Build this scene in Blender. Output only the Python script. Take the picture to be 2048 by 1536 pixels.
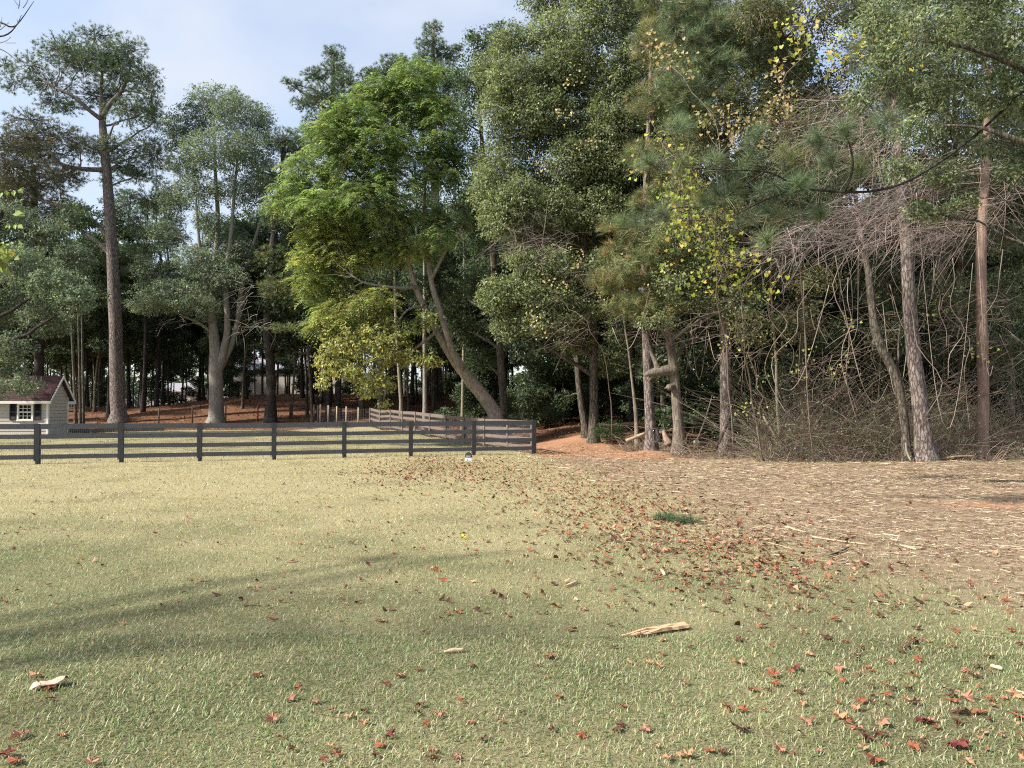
import bpy, math, random
import numpy as np
from mathutils import Vector

SC = bpy.context.scene
COL = SC.collection
for o in list(bpy.data.objects):
    bpy.data.objects.remove(o)

# ------------------------------------------------------------------ camera, sky, sun, exposure
F = 1539.0                     # focal length in photograph pixels (2048 wide)
CAM_H = 1.75
PITCH = math.radians(1.75)
cam_d = bpy.data.cameras.new('camera')
cam_d.sensor_width = 36.0
cam_d.lens = 36.0 * F / 2048.0
cam_d.clip_start = 0.05
cam_d.clip_end = 4000.0
cam = bpy.data.objects.new('camera', cam_d)
COL.objects.link(cam)
cam.location = (0, 0, CAM_H)
cam.rotation_euler = (math.radians(90) + PITCH, 0, 0)
SC.camera = cam

SUN_EL = math.radians(40)
SUN_DIR = Vector((-0.94 * math.cos(SUN_EL), -0.34 * math.cos(SUN_EL), math.sin(SUN_EL))).normalized()  # towards the sun
sun_d = bpy.data.lights.new('sun', 'SUN')
sun_d.energy = 4.6
sun_d.angle = math.radians(2.6)
sun_d.color = (1.0, 0.93, 0.82)
sun = bpy.data.objects.new('sun', sun_d)
COL.objects.link(sun)
sun.rotation_euler = SUN_DIR.to_track_quat('Z', 'Y').to_euler()
sun.location = (-30, 0, 40)

W = bpy.data.worlds.new('World')
SC.world = W
W.use_nodes = True
nt = W.node_tree
nt.nodes.clear()
n_out = nt.nodes.new('ShaderNodeOutputWorld')
n_bg = nt.nodes.new('ShaderNodeBackground')
n_bg.inputs['Strength'].default_value = 0.13
n_sky = nt.nodes.new('ShaderNodeTexSky')
n_sky.sky_type = 'NISHITA'
n_sky.sun_disc = False
n_sky.sun_elevation = SUN_EL
n_sky.sun_rotation = math.atan2(SUN_DIR.x, SUN_DIR.y)
n_sky.dust_density = 1.5
n_tc = nt.nodes.new('ShaderNodeTexCoord')
n_map = nt.nodes.new('ShaderNodeMapping')
n_map.inputs['Scale'].default_value = (1.6, 1.6, 4.2)
n_map.inputs['Location'].default_value = (0.3, 0.7, 0.25)
n_noi = nt.nodes.new('ShaderNodeTexNoise')
n_noi.inputs['Scale'].default_value = 1.5
n_noi.inputs['Detail'].default_value = 7
n_noi.inputs['Roughness'].default_value = 0.52
n_noi.inputs['Distortion'].default_value = 0.35
n_rmp = nt.nodes.new('ShaderNodeValToRGB')
n_rmp.color_ramp.elements[0].position = 0.30
n_rmp.color_ramp.elements[0].color = (0.10, 0.10, 0.10, 1)
n_rmp.color_ramp.elements[1].position = 0.66
n_rmp.color_ramp.elements[1].color = (0.92, 0.92, 0.92, 1)
n_mix = nt.nodes.new('ShaderNodeMix')
n_mix.data_type = 'RGBA'
n_mix.inputs[7].default_value = (2.95, 3.2, 3.65, 1)        # thin bright cloud
nt.links.new(n_tc.outputs['Generated'], n_map.inputs['Vector'])
nt.links.new(n_map.outputs['Vector'], n_noi.inputs['Vector'])
nt.links.new(n_noi.outputs['Fac'], n_rmp.inputs['Fac'])
nt.links.new(n_rmp.outputs['Color'], n_mix.inputs[0])
nt.links.new(n_sky.outputs['Color'], n_mix.inputs[6])
nt.links.new(n_mix.outputs[2], n_bg.inputs['Color'])
nt.links.new(n_bg.outputs['Background'], n_out.inputs['Surface'])

SC.render.engine = 'CYCLES'
SC.view_settings.view_transform = 'Standard'
SC.view_settings.look = 'None'
SC.view_settings.exposure = 1.05
SC.view_settings.gamma = 1.0
SC.view_settings.use_curve_mapping = False
SC.cycles.max_bounces = 6
SC.cycles.diffuse_bounces = 4
SC.cycles.transmission_bounces = 4
SC.cycles.glossy_bounces = 2
SC.cycles.transparent_max_bounces = 4
SC.cycles.sample_clamp_indirect = 6.0
SC.cycles.use_denoising = False
SC.cycles.pixel_filter_type = 'BLACKMAN_HARRIS'
SC.cycles.filter_width = 1.15

# ------------------------------------------------------------------ helpers
RNG = np.random.default_rng(7)
CP, SP = math.cos(PITCH), math.sin(PITCH)

def P(px, py, d):
    """world point seen at photograph pixel (px, py) at distance d (y = d)"""
    u = (px - 1024.0) / F
    v = (768.0 - py) / F
    yy = CP - v * SP
    zz = SP + v * CP
    s = d / yy
    return np.array((u * s, d, CAM_H + zz * s))

def X(px, d):
    return (px - 1024.0) / F * d

def ss(a, b, t):
    t = np.clip((np.asarray(t, float) - a) / (b - a), 0, 1)
    return t * t * (3 - 2 * t)

def bumps(x, y):
    return (np.sin(x * 0.9 + 1.3 * np.sin(y * 0.37)) * np.sin(y * 0.8 + 0.7 * np.sin(x * 0.5)) * 0.5
            + 0.5 * np.sin(x * 2.3 + y * 0.7 + 1.1) * np.sin(y * 1.9 - x * 0.6))

def gz(x, y):
    x = np.asarray(x, float)
    y = np.asarray(y, float)
    z = 0.36 * ss(29, 50, y) + 2.55 * ss(49, 68, y) * (1 - 0.45 * ss(-20, -34, x))
    z = z + 0.45 * ss(0.5, 4, x) * ss(29, 37, y) * (1 - 0.6 * ss(6, 12, x))
    wood = np.clip(ss(29, 36, y) + ss(12, 16, x) * ss(18, 24, y), 0, 1)
    z = z + bumps(x, y) * (0.018 + 0.075 * wood)
    z = z + 0.10 * np.exp(-(((x - 13.5) / 2.5) ** 2 + ((y - 23.5) / 0.9) ** 2))
    z = z + 0.22 * np.exp(-(((x - 4.9) / 0.9) ** 2 + ((y - 27.6) / 0.8) ** 2))
    return z

def ray_ground(px, py):
    """world ground point seen at a photograph pixel (below the horizon)"""
    u = (px - 1024.0) / F
    v = (768.0 - py) / F
    yy = CP - v * SP
    t = (SP + v * CP) / yy                     # rise per metre of distance, negative below the horizon
    u = u / yy
    lo, hi = 1.0, 60.0
    for _ in range(26):
        mid = 0.5 * (lo + hi)
        z = 0.0 if mid < 18 else float(gz(u * mid, mid))
        if CAM_H + t * mid > z:
            lo = mid
        else:
            hi = mid
    d = 0.5 * (lo + hi)
    return np.array((u * d, d, float(gz(u * d, d))))

class MB:
    """collects vertices / faces / tints, then links them as ONE mesh object"""
    def __init__(self):
        self.v, self.t, self.q, self.c, self.n = [], [], [], [], 0
        self.tm, self.qm = [], []
    def add(self, v, t=None, q=None, c=None, m=0):
        v = np.asarray(v, float).reshape(-1, 3)
        if t is not None and len(t):
            t = np.asarray(t, np.int64).reshape(-1, 3) + self.n
            self.t.append(t); self.tm.append(np.full(len(t), m, np.int32))
        if q is not None and len(q):
            q = np.asarray(q, np.int64).reshape(-1, 4) + self.n
            self.q.append(q); self.qm.append(np.full(len(q), m, np.int32))
        self.v.append(v)
        if c is None:
            c = np.ones((len(v), 3))
        c = np.asarray(c, float)
        if c.ndim == 1:
            c = np.tile(c, (len(v), 1))
        self.c.append(c)
        self.n += len(v)
        return self
    def box(self, lo, hi, c=None, m=0):
        x0, y0, z0 = lo; x1, y1, z1 = hi
        v = [(x0,y0,z0),(x1,y0,z0),(x1,y1,z0),(x0,y1,z0),(x0,y0,z1),(x1,y0,z1),(x1,y1,z1),(x0,y1,z1)]
        q = [(0,3,2,1),(4,5,6,7),(0,1,5,4),(1,2,6,5),(2,3,7,6),(3,0,4,7)]
        return self.add(v, q=q, c=c, m=m)
    def beam(self, a, b, w, h, c=None, m=0, up=(0, 0, 1)):
        """box between two points, w across (horizontal), h along up"""
        a = np.asarray(a, float); b = np.asarray(b, float)
        d = (b - a) / np.linalg.norm(b - a)
        s = np.cross(d, up); s /= np.linalg.norm(s)
        u = np.cross(s, d)
        s = s * w / 2; u = u * h / 2
        v = [a-s-u, a+s-u, b+s-u, b-s-u, a-s+u, a+s+u, b+s+u, b-s+u]
        q = [(0,3,2,1),(4,5,6,7),(0,1,5,4),(1,2,6,5),(2,3,7,6),(3,0,4,7)]
        return self.add(v, q=q, c=c, m=m)
    def tube(self, pts, rad, sides=8, c=None, m=0, cap=True, wob=0.0, rng=None):
        pts = np.asarray(pts, float); rad = np.asarray(rad, float)
        n = len(pts)
        tan = np.gradient(pts, axis=0)
        tan /= np.linalg.norm(tan, axis=1)[:, None] + 1e-9
        ref = np.array((0.31, 0.95, 0.05)) if abs(tan[0][1]) < 0.9 else np.array((1.0, 0.1, 0.0))
        a = np.cross(tan, ref); a /= np.linalg.norm(a, axis=1)[:, None] + 1e-9
        b = np.cross(tan, a)
        ang = np.arange(sides) / sides * 2 * np.pi
        r = rad[:, None] * np.ones((1, sides))
        if wob and rng is not None:
            r = r * (1 + wob * rng.normal(size=(n, sides)))
        v = pts[:, None, :] + r[:, :, None] * (np.cos(ang)[None, :, None] * a[:, None, :] + np.sin(ang)[None, :, None] * b[:, None, :])
        i = np.arange(n - 1)[:, None] * sides
        j = np.arange(sides)[None, :]
        k = (j + 1) % sides
        q = np.stack([i + j, i + k, i + sides + k, i + sides + j], -1).reshape(-1, 4)
        v = v.reshape(-1, 3)
        t = None
        if cap:
            v = np.vstack([v, pts[0], pts[-1]])
            e = n * sides
            l = (n - 1) * sides
            t = [(e, (s + 1) % sides, s) for s in range(sides)] + [(e + 1, l + s, l + (s + 1) % sides) for s in range(sides)]
        return self.add(v, t=t, q=q, c=c, m=m)
    def twigs(self, pts, rad, sides=3, c=None, m=0):
        """many tubes at once: pts (K,n,3), rad (K,n)"""
        K, n, _ = pts.shape
        tan = np.gradient(pts, axis=1)
        tan /= np.linalg.norm(tan, axis=2)[..., None] + 1e-9
        ref = np.where(np.abs(tan[:, :1, 2:3]) > 0.8, np.array((1.0, 0.2, 0.1)), np.array((0.1, 0.2, 1.0)))
        a = np.cross(tan, np.broadcast_to(ref, tan.shape)); a /= np.linalg.norm(a, axis=2)[..., None] + 1e-9
        b = np.cross(tan, a)
        ang = np.arange(sides) / sides * 2 * np.pi
        v = pts[:, :, None, :] + rad[:, :, None, None] * (np.cos(ang)[None, None, :, None] * a[:, :, None, :] + np.sin(ang)[None, None, :, None] * b[:, :, None, :])
        base = (np.arange(K) * n * sides)[:, None, None]
        i = (np.arange(n - 1) * sides)[None, :, None]
        j = np.arange(sides)[None, None, :]
        k = (j + 1) % sides
        q = np.stack([base + i + j, base + i + k, base + i + sides + k, base + i + sides + j], -1).reshape(-1, 4)
        if c is None:
            cc = None
        else:
            c = np.asarray(c, float)
            cc = np.repeat(c, n * sides, axis=0) if c.ndim == 2 else c
        return self.add(v.reshape(-1, 3), q=q, c=cc, m=m)
    def mesh(self, name, mats, smooth=False, origin=None):
        V = np.vstack(self.v)
        if origin is not None:
            V = V - np.asarray(origin, float)
        C = np.vstack(self.c)
        T = np.vstack(self.t) if self.t else np.zeros((0, 3), np.int64)
        Q = np.vstack(self.q) if self.q else np.zeros((0, 4), np.int64)
        me = bpy.data.meshes.new(name)
        me.vertices.add(len(V)); me.vertices.foreach_set('co', V.astype(np.float32).ravel())
        nl = T.size + Q.size
        me.loops.add(nl)
        me.loops.foreach_set('vertex_index', np.concatenate([T.ravel(), Q.ravel()]).astype(np.int32))
        me.polygons.add(len(T) + len(Q))
        st = np.concatenate([np.arange(len(T)) * 3, T.size + np.arange(len(Q)) * 4]).astype(np.int32)
        me.polygons.foreach_set('loop_start', st)
        mi = np.concatenate((self.tm if self.t else []) + (self.qm if self.q else [])) if (self.t or self.q) else np.zeros(0, np.int32)
        me.polygons.foreach_set('material_index', mi.astype(np.int32))
        me.polygons.foreach_set('use_smooth', np.full(len(T) + len(Q), smooth))
        at = me.attributes.new('tint', 'FLOAT_COLOR', 'POINT')
        at.data.foreach_set('color', np.hstack([C, np.ones((len(C), 1))]).astype(np.float32).ravel())
        for m in (mats if isinstance(mats, (list, tuple)) else [mats]):
            me.materials.append(m)
        me.update(calc_edges=True)
        return me
    def obj(self, name, mats, parent=None, smooth=False, origin=None):
        me = self.mesh(name, mats, smooth, origin)
        o = bpy.data.objects.new(name, me)
        COL.objects.link(o)
        if parent is not None:
            o.parent = parent
        elif origin is not None:
            o.location = origin
        return o

def tag(o, label=None, cat=None, group=None, kind=None):
    if label: o['label'] = label
    if cat: o['category'] = cat
    if group: o['group'] = group
    if kind: o['kind'] = kind
    return o

def empty(name, loc, label, cat, group=None, rz=0.0):
    o = bpy.data.objects.new(name, None)
    o.empty_display_size = 0.2
    COL.objects.link(o)
    o.location = loc
    o.rotation_euler = (0, 0, rz)
    return tag(o, label, cat, group)

def place(me, name, parent):
    o = bpy.data.objects.new(name, me)
    COL.objects.link(o)
    o.parent = parent
    return o

def copy_tree(o, parent=None):
    c = o.copy()
    COL.objects.link(c)
    c.parent = parent
    for ch in o.children:
        copy_tree(ch, c)
    return c

def spline(ctrl, n):
    """Catmull-Rom through control rows (any width)"""
    c = np.asarray(ctrl, float)
    c = np.vstack([2 * c[0] - c[1], c, 2 * c[-1] - c[-2]])
    m = len(c) - 3
    out = []
    for k in range(n):
        t = k / (n - 1) * m
        i = min(int(t), m - 1); f = t - i
        p0, p1, p2, p3 = c[i], c[i+1], c[i+2], c[i+3]
        out.append(0.5 * ((2*p1) + (-p0+p2)*f + (2*p0-5*p1+4*p2-p3)*f*f + (-p0+3*p1-3*p2+p3)*f**3))
    return np.array(out)

# ------------------------------------------------------------------ materials
def newmat(name):
    m = bpy.data.materials.new(name)
    m.use_nodes = True
    t = m.node_tree
    t.nodes.clear()
    return m, t, t.nodes.new('ShaderNodeOutputMaterial')

def N(t, typ, **kw):
    n = t.nodes.new(typ)
    for k, v in kw.items():
        if hasattr(n, k):
            setattr(n, k, v)
        else:
            n.inputs[k.replace('_', ' ')].default_value = v
    return n

def ramp(t, stops):
    r = t.nodes.new('ShaderNodeValToRGB')
    e = r.color_ramp.elements
    while len(e) < len(stops):
        e.new(0.5)
    for i, (p, c) in enumerate(stops):
        e[i].position = p
        e[i].color = (*c, 1) if len(c) == 3 else c
    return r

def leaf_mat(name, trans=0.35, spec=0.25, rough=0.55, noise=0.0):
    m, t, out = newmat(name)
    at = N(t, 'ShaderNodeAttribute', attribute_name='tint')
    p = t.nodes.new('ShaderNodeBsdfPrincipled')
    p.inputs['Roughness'].default_value = rough
    p.inputs['Specular IOR Level'].default_value = spec
    src = at.outputs['Color']
    if noise:
        tc = t.nodes.new('ShaderNodeTexCoord')
        no = N(t, 'ShaderNodeTexNoise', Scale=noise, Detail=4.0)
        t.links.new(tc.outputs['Object'], no.inputs['Vector'])
        rp = ramp(t, [(0.3, (0.55, 0.5, 0.5)), (0.7, (1.25, 1.25, 1.2))])
        t.links.new(no.outputs['Fac'], rp.inputs['Fac'])
        mx = t.nodes.new('ShaderNodeMix'); mx.data_type = 'RGBA'; mx.blend_type = 'MULTIPLY'
        mx.inputs[0].default_value = 1.0
        t.links.new(src, mx.inputs[6]); t.links.new(rp.outputs['Color'], mx.inputs[7])
        src = mx.outputs[2]
    t.links.new(src, p.inputs['Base Color'])
    if trans > 0:
        tr = t.nodes.new('ShaderNodeBsdfTranslucent')
        g = t.nodes.new('ShaderNodeMix'); g.data_type = 'RGBA'; g.blend_type = 'MULTIPLY'
        g.inputs[0].default_value = 1.0
        g.inputs[7].default_value = (1.15, 1.2, 0.8, 1)
        t.links.new(src, g.inputs[6])
        t.links.new(g.outputs[2], tr.inputs['Color'])
        mix = t.nodes.new('ShaderNodeMixShader')
        mix.inputs[0].default_value = trans
        t.links.new(p.outputs[0], mix.inputs[1]); t.links.new(tr.outputs[0], mix.inputs[2])
        t.links.new(mix.outputs[0], out.inputs['Surface'])
    else:
        t.links.new(p.outputs[0], out.inputs['Surface'])
    return m

def bark_mat(name, dark, light, scale=6.0, stretch=0.25, bump=0.6, plates=True, patch=None):
    m, t, out = newmat(name)
    tc = t.nodes.new('ShaderNodeTexCoord')
    mp = t.nodes.new('ShaderNodeMapping')
    mp.inputs['Scale'].default_value = (1, 1, stretch)
    t.links.new(tc.outputs['Object'], mp.inputs['Vector'])
    no = N(t, 'ShaderNodeTexNoise', Scale=scale * 2.2, Detail=8.0, Roughness=0.65, Distortion=0.6)
    t.links.new(mp.outputs[0], no.inputs['Vector'])
    vo = N(t, 'ShaderNodeTexVoronoi', Scale=scale * 2.0)
    vo.feature = 'DISTANCE_TO_EDGE'
    wob = t.nodes.new('ShaderNodeMix'); wob.data_type = 'RGBA'
    wob.inputs[0].default_value = 0.12
    t.links.new(mp.outputs[0], wob.inputs[6]); t.links.new(no.outputs['Color'], wob.inputs[7])
    t.links.new(wob.outputs[2], vo.inputs['Vector'])
    big = N(t, 'ShaderNodeTexNoise', Scale=1.1, Detail=3.0)
    t.links.new(tc.outputs['Object'], big.inputs['Vector'])
    mid = tuple(0.5 * (a + b) for a, b in zip(dark, light))
    rp = ramp(t, [(0.30, dark), (0.52, mid), (0.72, light)])
    t.links.new(no.outputs['Fac'], rp.inputs['Fac'])
    crack = ramp(t, [(0.0, (0.35, 0.33, 0.32)), (0.14, (1, 1, 1))])
    t.links.new(vo.outputs['Distance'], crack.inputs['Fac'])
    mu = t.nodes.new('ShaderNodeMix'); mu.data_type = 'RGBA'; mu.blend_type = 'MULTIPLY'
    mu.inputs[0].default_value = 0.9 if plates else 0.25
    t.links.new(rp.outputs['Color'], mu.inputs[6]); t.links.new(crack.outputs['Color'], mu.inputs[7])
    mu2 = t.nodes.new('ShaderNodeMix'); mu2.data_type = 'RGBA'
    mu2.inputs[7].default_value = (*(patch or (0.16, 0.16, 0.11)), 1)
    pr = ramp(t, [(0.55, (0, 0, 0)), (0.7, (0.55, 0.55, 0.55) if patch is None else (1, 1, 1))])
    t.links.new(big.outputs['Fac'], pr.inputs['Fac'])
    t.links.new(pr.outputs['Color'], mu2.inputs[0])
    t.links.new(mu.outputs[2], mu2.inputs[6])
    p = t.nodes.new('ShaderNodeBsdfPrincipled')
    p.inputs['Roughness'].default_value = 0.9
    p.inputs['Specular IOR Level'].default_value = 0.15
    t.links.new(mu2.outputs[2], p.inputs['Base Color'])
    bm = N(t, 'ShaderNodeBump', Strength=bump, Distance=0.04)
    hm = t.nodes.new('ShaderNodeMath'); hm.operation = 'ADD'
    t.links.new(no.outputs['Fac'], hm.inputs[0]); t.links.new(crack.outputs['Color'], hm.inputs[1])
    t.links.new(hm.outputs[0], bm.inputs['Height'])
    t.links.new(bm.outputs[0], p.inputs['Normal'])
    t.links.new(p.outputs[0], out.inputs['Surface'])
    return m

def simple_mat(name, col, rough=0.7, spec=0.3, var=0.25, scale=12.0, stretch=(1, 1, 1), bump=0.0, tint=False):
    m, t, out = newmat(name)
    tc = t.nodes.new('ShaderNodeTexCoord')
    mp = t.nodes.new('ShaderNodeMapping')
    mp.inputs['Scale'].default_value = stretch
    t.links.new(tc.outputs['Object'], mp.inputs['Vector'])
    no = N(t, 'ShaderNodeTexNoise', Scale=scale, Detail=6.0, Roughness=0.6)
    t.links.new(mp.outputs[0], no.inputs['Vector'])
    a = tuple(c * (1 - var) for c in col); b = tuple(min(1, c * (1 + var)) for c in col)
    rp = ramp(t, [(0.3, a), (0.7, b)])
    t.links.new(no.outputs['Fac'], rp.inputs['Fac'])
    p = t.nodes.new('ShaderNodeBsdfPrincipled')
    p.inputs['Roughness'].default_value = rough
    p.inputs['Specular IOR Level'].default_value = spec
    src = rp.outputs['Color']
    if tint:
        at = N(t, 'ShaderNodeAttribute', attribute_name='tint')
        mu = t.nodes.new('ShaderNodeMix'); mu.data_type = 'RGBA'; mu.blend_type = 'MULTIPLY'
        mu.inputs[0].default_value = 1.0
        t.links.new(src, mu.inputs[6]); t.links.new(at.outputs['Color'], mu.inputs[7])
        src = mu.outputs[2]
    t.links.new(src, p.inputs['Base Color'])
    if bump:
        bm = N(t, 'ShaderNodeBump', Strength=bump, Distance=0.01)
        t.links.new(no.outputs['Fac'], bm.inputs['Height'])
        t.links.new(bm.outputs[0], p.inputs['Normal'])
    t.links.new(p.outputs[0], out.inputs['Surface'])
    return m

M_LEAF = leaf_mat('leaf', 0.45, 0.3, 0.5)
M_NEEDLE = leaf_mat('pine_needle', 0.2, 0.35, 0.45)
M_GRASS = leaf_mat('grass_blade', 0.35, 0.3, 0.5)
M_DRY = leaf_mat('dry_stalk', 0.0, 0.15, 0.8)
M_FALLEN = leaf_mat('fallen_leaf', 0.12, 0.2, 0.65, noise=30.0)
M_TWIG = simple_mat('twig_bark', (1, 1, 1), 0.9, 0.1, 0.25, 9.0, tint=True)
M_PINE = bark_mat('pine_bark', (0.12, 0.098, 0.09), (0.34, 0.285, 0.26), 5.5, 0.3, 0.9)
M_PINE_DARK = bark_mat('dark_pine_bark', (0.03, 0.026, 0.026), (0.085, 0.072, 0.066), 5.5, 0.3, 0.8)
M_GREY = bark_mat('smooth_grey_bark', (0.15, 0.138, 0.12), (0.32, 0.295, 0.255), 3.0, 0.35, 0.35, False)
M_LEAN = bark_mat('brown_grey_bark', (0.17, 0.14, 0.115), (0.40, 0.34, 0.28), 5.0, 0.25, 0.6, False)
M_BROWN = bark_mat('brown_bark', (0.105, 0.085, 0.07), (0.25, 0.21, 0.17), 5.0, 0.25, 0.6, False)
M_OAK = bark_mat('oak_bark', (0.075, 0.066, 0.052), (0.20, 0.175, 0.14), 7.0, 0.22, 0.8)
M_SAP = bark_mat('sapling_bark', (0.15, 0.13, 0.10), (0.33, 0.29, 0.22), 9.0, 0.3, 0.3, False)
M_STRIP = bark_mat('stripped_trunk_wood', (0.19, 0.125, 0.10), (0.37, 0.265, 0.215), 4.0, 0.12, 0.4, False, patch=(0.07, 0.058, 0.05))
M_RAIL = simple_mat('black_stained_board', (0.088, 0.09, 0.102), 0.62, 0.35, 0.35, 7.0, (0.6, 6, 6), 0.3)
M_POST_BLK = simple_mat('black_stained_post', (0.050, 0.052, 0.058), 0.62, 0.35, 0.35, 7.0, (6, 6, 0.6), 0.3)
M_OLDRAIL = simple_mat('weathered_board', (0.15, 0.12, 0.105), 0.8, 0.2, 0.35, 7.0, (1, 1, 6), 0.3)
M_PALE_POST = simple_mat('pale_post_wood', (0.36, 0.29, 0.21), 0.85, 0.15, 0.25, 9.0, (6, 6, 0.8), 0.3)
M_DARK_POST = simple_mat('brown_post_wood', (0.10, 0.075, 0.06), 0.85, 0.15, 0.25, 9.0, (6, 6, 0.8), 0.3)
M_WIRE = simple_mat('galvanised_wire', (0.30, 0.30, 0.31), 0.5, 0.5, 0.15)
M_WIRE.node_tree.nodes['Principled BSDF'].inputs['Metallic'].default_value = 0.6
M_SIDING = simple_mat('beige_siding', (0.47, 0.435, 0.385), 0.65, 0.3, 0.06, 3.0, (0.3, 1, 8))
M_WHITE = simple_mat('white_trim_paint', (0.76, 0.76, 0.74), 0.5, 0.35, 0.06, 5.0)
M_SHUT = simple_mat('black_shutter_paint', (0.018, 0.019, 0.026), 0.5, 0.35, 0.2, 8.0)
M_SHINGLE = simple_mat('maroon_shingle', (0.075, 0.040, 0.040), 0.9, 0.15, 0.35, 14.0, tint=True)
M_GLASS, _t, _o = newmat('dark_window_glass')
_p = _t.nodes.new('ShaderNodeBsdfPrincipled')
_p.inputs['Base Color'].default_value = (0.012, 0.013, 0.016, 1)
_p.inputs['Roughness'].default_value = 0.06
_t.links.new(_p.outputs[0], _o.inputs['Surface'])
M_SPLIT = simple_mat('split_wood', (0.55, 0.35, 0.20), 0.8, 0.2, 0.35, 10.0, (0.8, 9, 9), 0.5)
M_LOG = simple_mat('dead_log_wood', (0.27, 0.21, 0.145), 0.9, 0.1, 0.35, 8.0, (1, 1, 1), 0.5)
M_BLACKP = simple_mat('black_plastic', (0.02, 0.02, 0.022), 0.4, 0.4, 0.1)
M_GREYP = simple_mat('grey_plastic', (0.28, 0.27, 0.28), 0.4, 0.4, 0.1)
M_WHITEP = simple_mat('white_plastic', (0.78, 0.78, 0.76), 0.4, 0.4, 0.05)

def ground_mat():
    m, t, out = newmat('lawn_and_forest_floor')
    L = t.links.new
    tc = t.nodes.new('ShaderNodeTexCoord')
    zone = N(t, 'ShaderNodeAttribute', attribute_name='zone')
    sep = t.nodes.new('ShaderNodeSeparateColor')
    L(zone.outputs['Color'], sep.inputs[0])
    def noise(scale, detail=6.0, rough=0.6, stretch=None):
        n = N(t, 'ShaderNodeTexNoise', Scale=scale, Detail=detail, Roughness=rough)
        if stretch:
            mp = t.nodes.new('ShaderNodeMapping'); mp.inputs['Scale'].default_value = stretch
            L(tc.outputs['Object'], mp.inputs['Vector']); L(mp.outputs[0], n.inputs['Vector'])
        else:
            L(tc.outputs['Object'], n.inputs['Vector'])
        return n.outputs['Fac']
    def mixc(f, a, b):
        x = t.nodes.new('ShaderNodeMix'); x.data_type = 'RGBA'
        if isinstance(f, float): x.inputs[0].default_value = f
        else: L(f, x.inputs[0])
        for i, s in ((6, a), (7, b)):
            if isinstance(s, tuple): x.inputs[i].default_value = (*s, 1)
            else: L(s, x.inputs[i])
        return x.outputs[2]
    def col(fac, stops):
        r = ramp(t, stops); L(fac, r.inputs['Fac']); return r.outputs['Color']
    fine = noise(55.0, 5.0, 0.7)
    mid = noise(7.0, 5.0, 0.65)
    patch = noise(0.55, 4.0, 0.55)
    dry = col(fine, [(0.28, (0.20, 0.165, 0.085)), (0.5, (0.36, 0.315, 0.175)), (0.75, (0.52, 0.465, 0.28))])
    green = col(fine, [(0.28, (0.028, 0.032, 0.016)), (0.5, (0.11, 0.108, 0.055)), (0.75, (0.24, 0.225, 0.125))])
    gm = t.nodes.new('ShaderNodeMath'); gm.operation = 'ADD'; gm.use_clamp = True
    pm = t.nodes.new('ShaderNodeMapRange')
    pm.inputs['From Min'].default_value = 0.42; pm.inputs['From Max'].default_value = 0.7
    pm.inputs['To Min'].default_value = -0.22; pm.inputs['To Max'].default_value = 0.4
    L(patch, pm.inputs['Value'])
    L(zone.outputs['Alpha'], gm.inputs[0]); L(pm.outputs[0], gm.inputs[1])
    lawn = mixc(gm.outputs[0], dry, green)
    lawn = mixc(col(mid, [(0.58, (0, 0, 0)), (0.8, (0.45, 0.45, 0.45))]), lawn, (0.17, 0.11, 0.055))
    straw = col(noise(34.0, 6.0, 0.75, (0.6, 1.3, 1)), [(0.3, (0.14, 0.09, 0.06)), (0.48, (0.32, 0.24, 0.155)), (0.7, (0.50, 0.41, 0.28))])
    straw = mixc(col(mid, [(0.46, (0, 0, 0)), (0.64, (0.85, 0.85, 0.85))]), straw, (0.15, 0.088, 0.058))
    straw = mixc(col(noise(0.9, 4.0, 0.6), [(0.5, (0, 0, 0)), (0.66, (0.6, 0.6, 0.6))]), straw, (0.20, 0.125, 0.08))
    clay = col(fine, [(0.3, (0.22, 0.105, 0.06)), (0.5, (0.38, 0.205, 0.12)), (0.75, (0.52, 0.34, 0.22))])
    lit = col(noise(17.0, 6.0, 0.75), [(0.3, (0.045, 0.026, 0.018)), (0.48, (0.145, 0.075, 0.045)), (0.62, (0.22, 0.115, 0.065)), (0.78, (0.34, 0.21, 0.13))])
    def edge(chan):
        a = t.nodes.new('ShaderNodeMath'); a.operation = 'MULTIPLY_ADD'
        L(mid, a.inputs[0]); a.inputs[1].default_value = 0.9; L(chan, a.inputs[2])
        mr = t.nodes.new('ShaderNodeMapRange')
        mr.inputs['From Min'].default_value = 0.78; mr.inputs['From Max'].default_value = 1.12
        L(a.outputs[0], mr.inputs['Value'])
        return mr.outputs[0]
    c = mixc(edge(sep.outputs[0]), lawn, straw)
    c = mixc(edge(sep.outputs[1]), c, clay)
    c = mixc(edge(sep.outputs[2]), c, lit)
    p = t.nodes.new('ShaderNodeBsdfPrincipled')
    p.inputs['Roughness'].default_value = 0.95
    p.inputs['Specular IOR Level'].default_value = 0.1
    L(c, p.inputs['Base Color'])
    bm = N(t, 'ShaderNodeBump', Strength=0.7, Distance=0.05)
    ad = t.nodes.new('ShaderNodeMath'); ad.operation = 'ADD'
    L(fine, ad.inputs[0]); L(mid, ad.inputs[1])
    L(ad.outputs[0], bm.inputs['Height']); L(bm.outputs[0], p.inputs['Normal'])
    L(p.outputs[0], out.inputs['Surface'])
    return m
M_GROUND = ground_mat()

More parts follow.
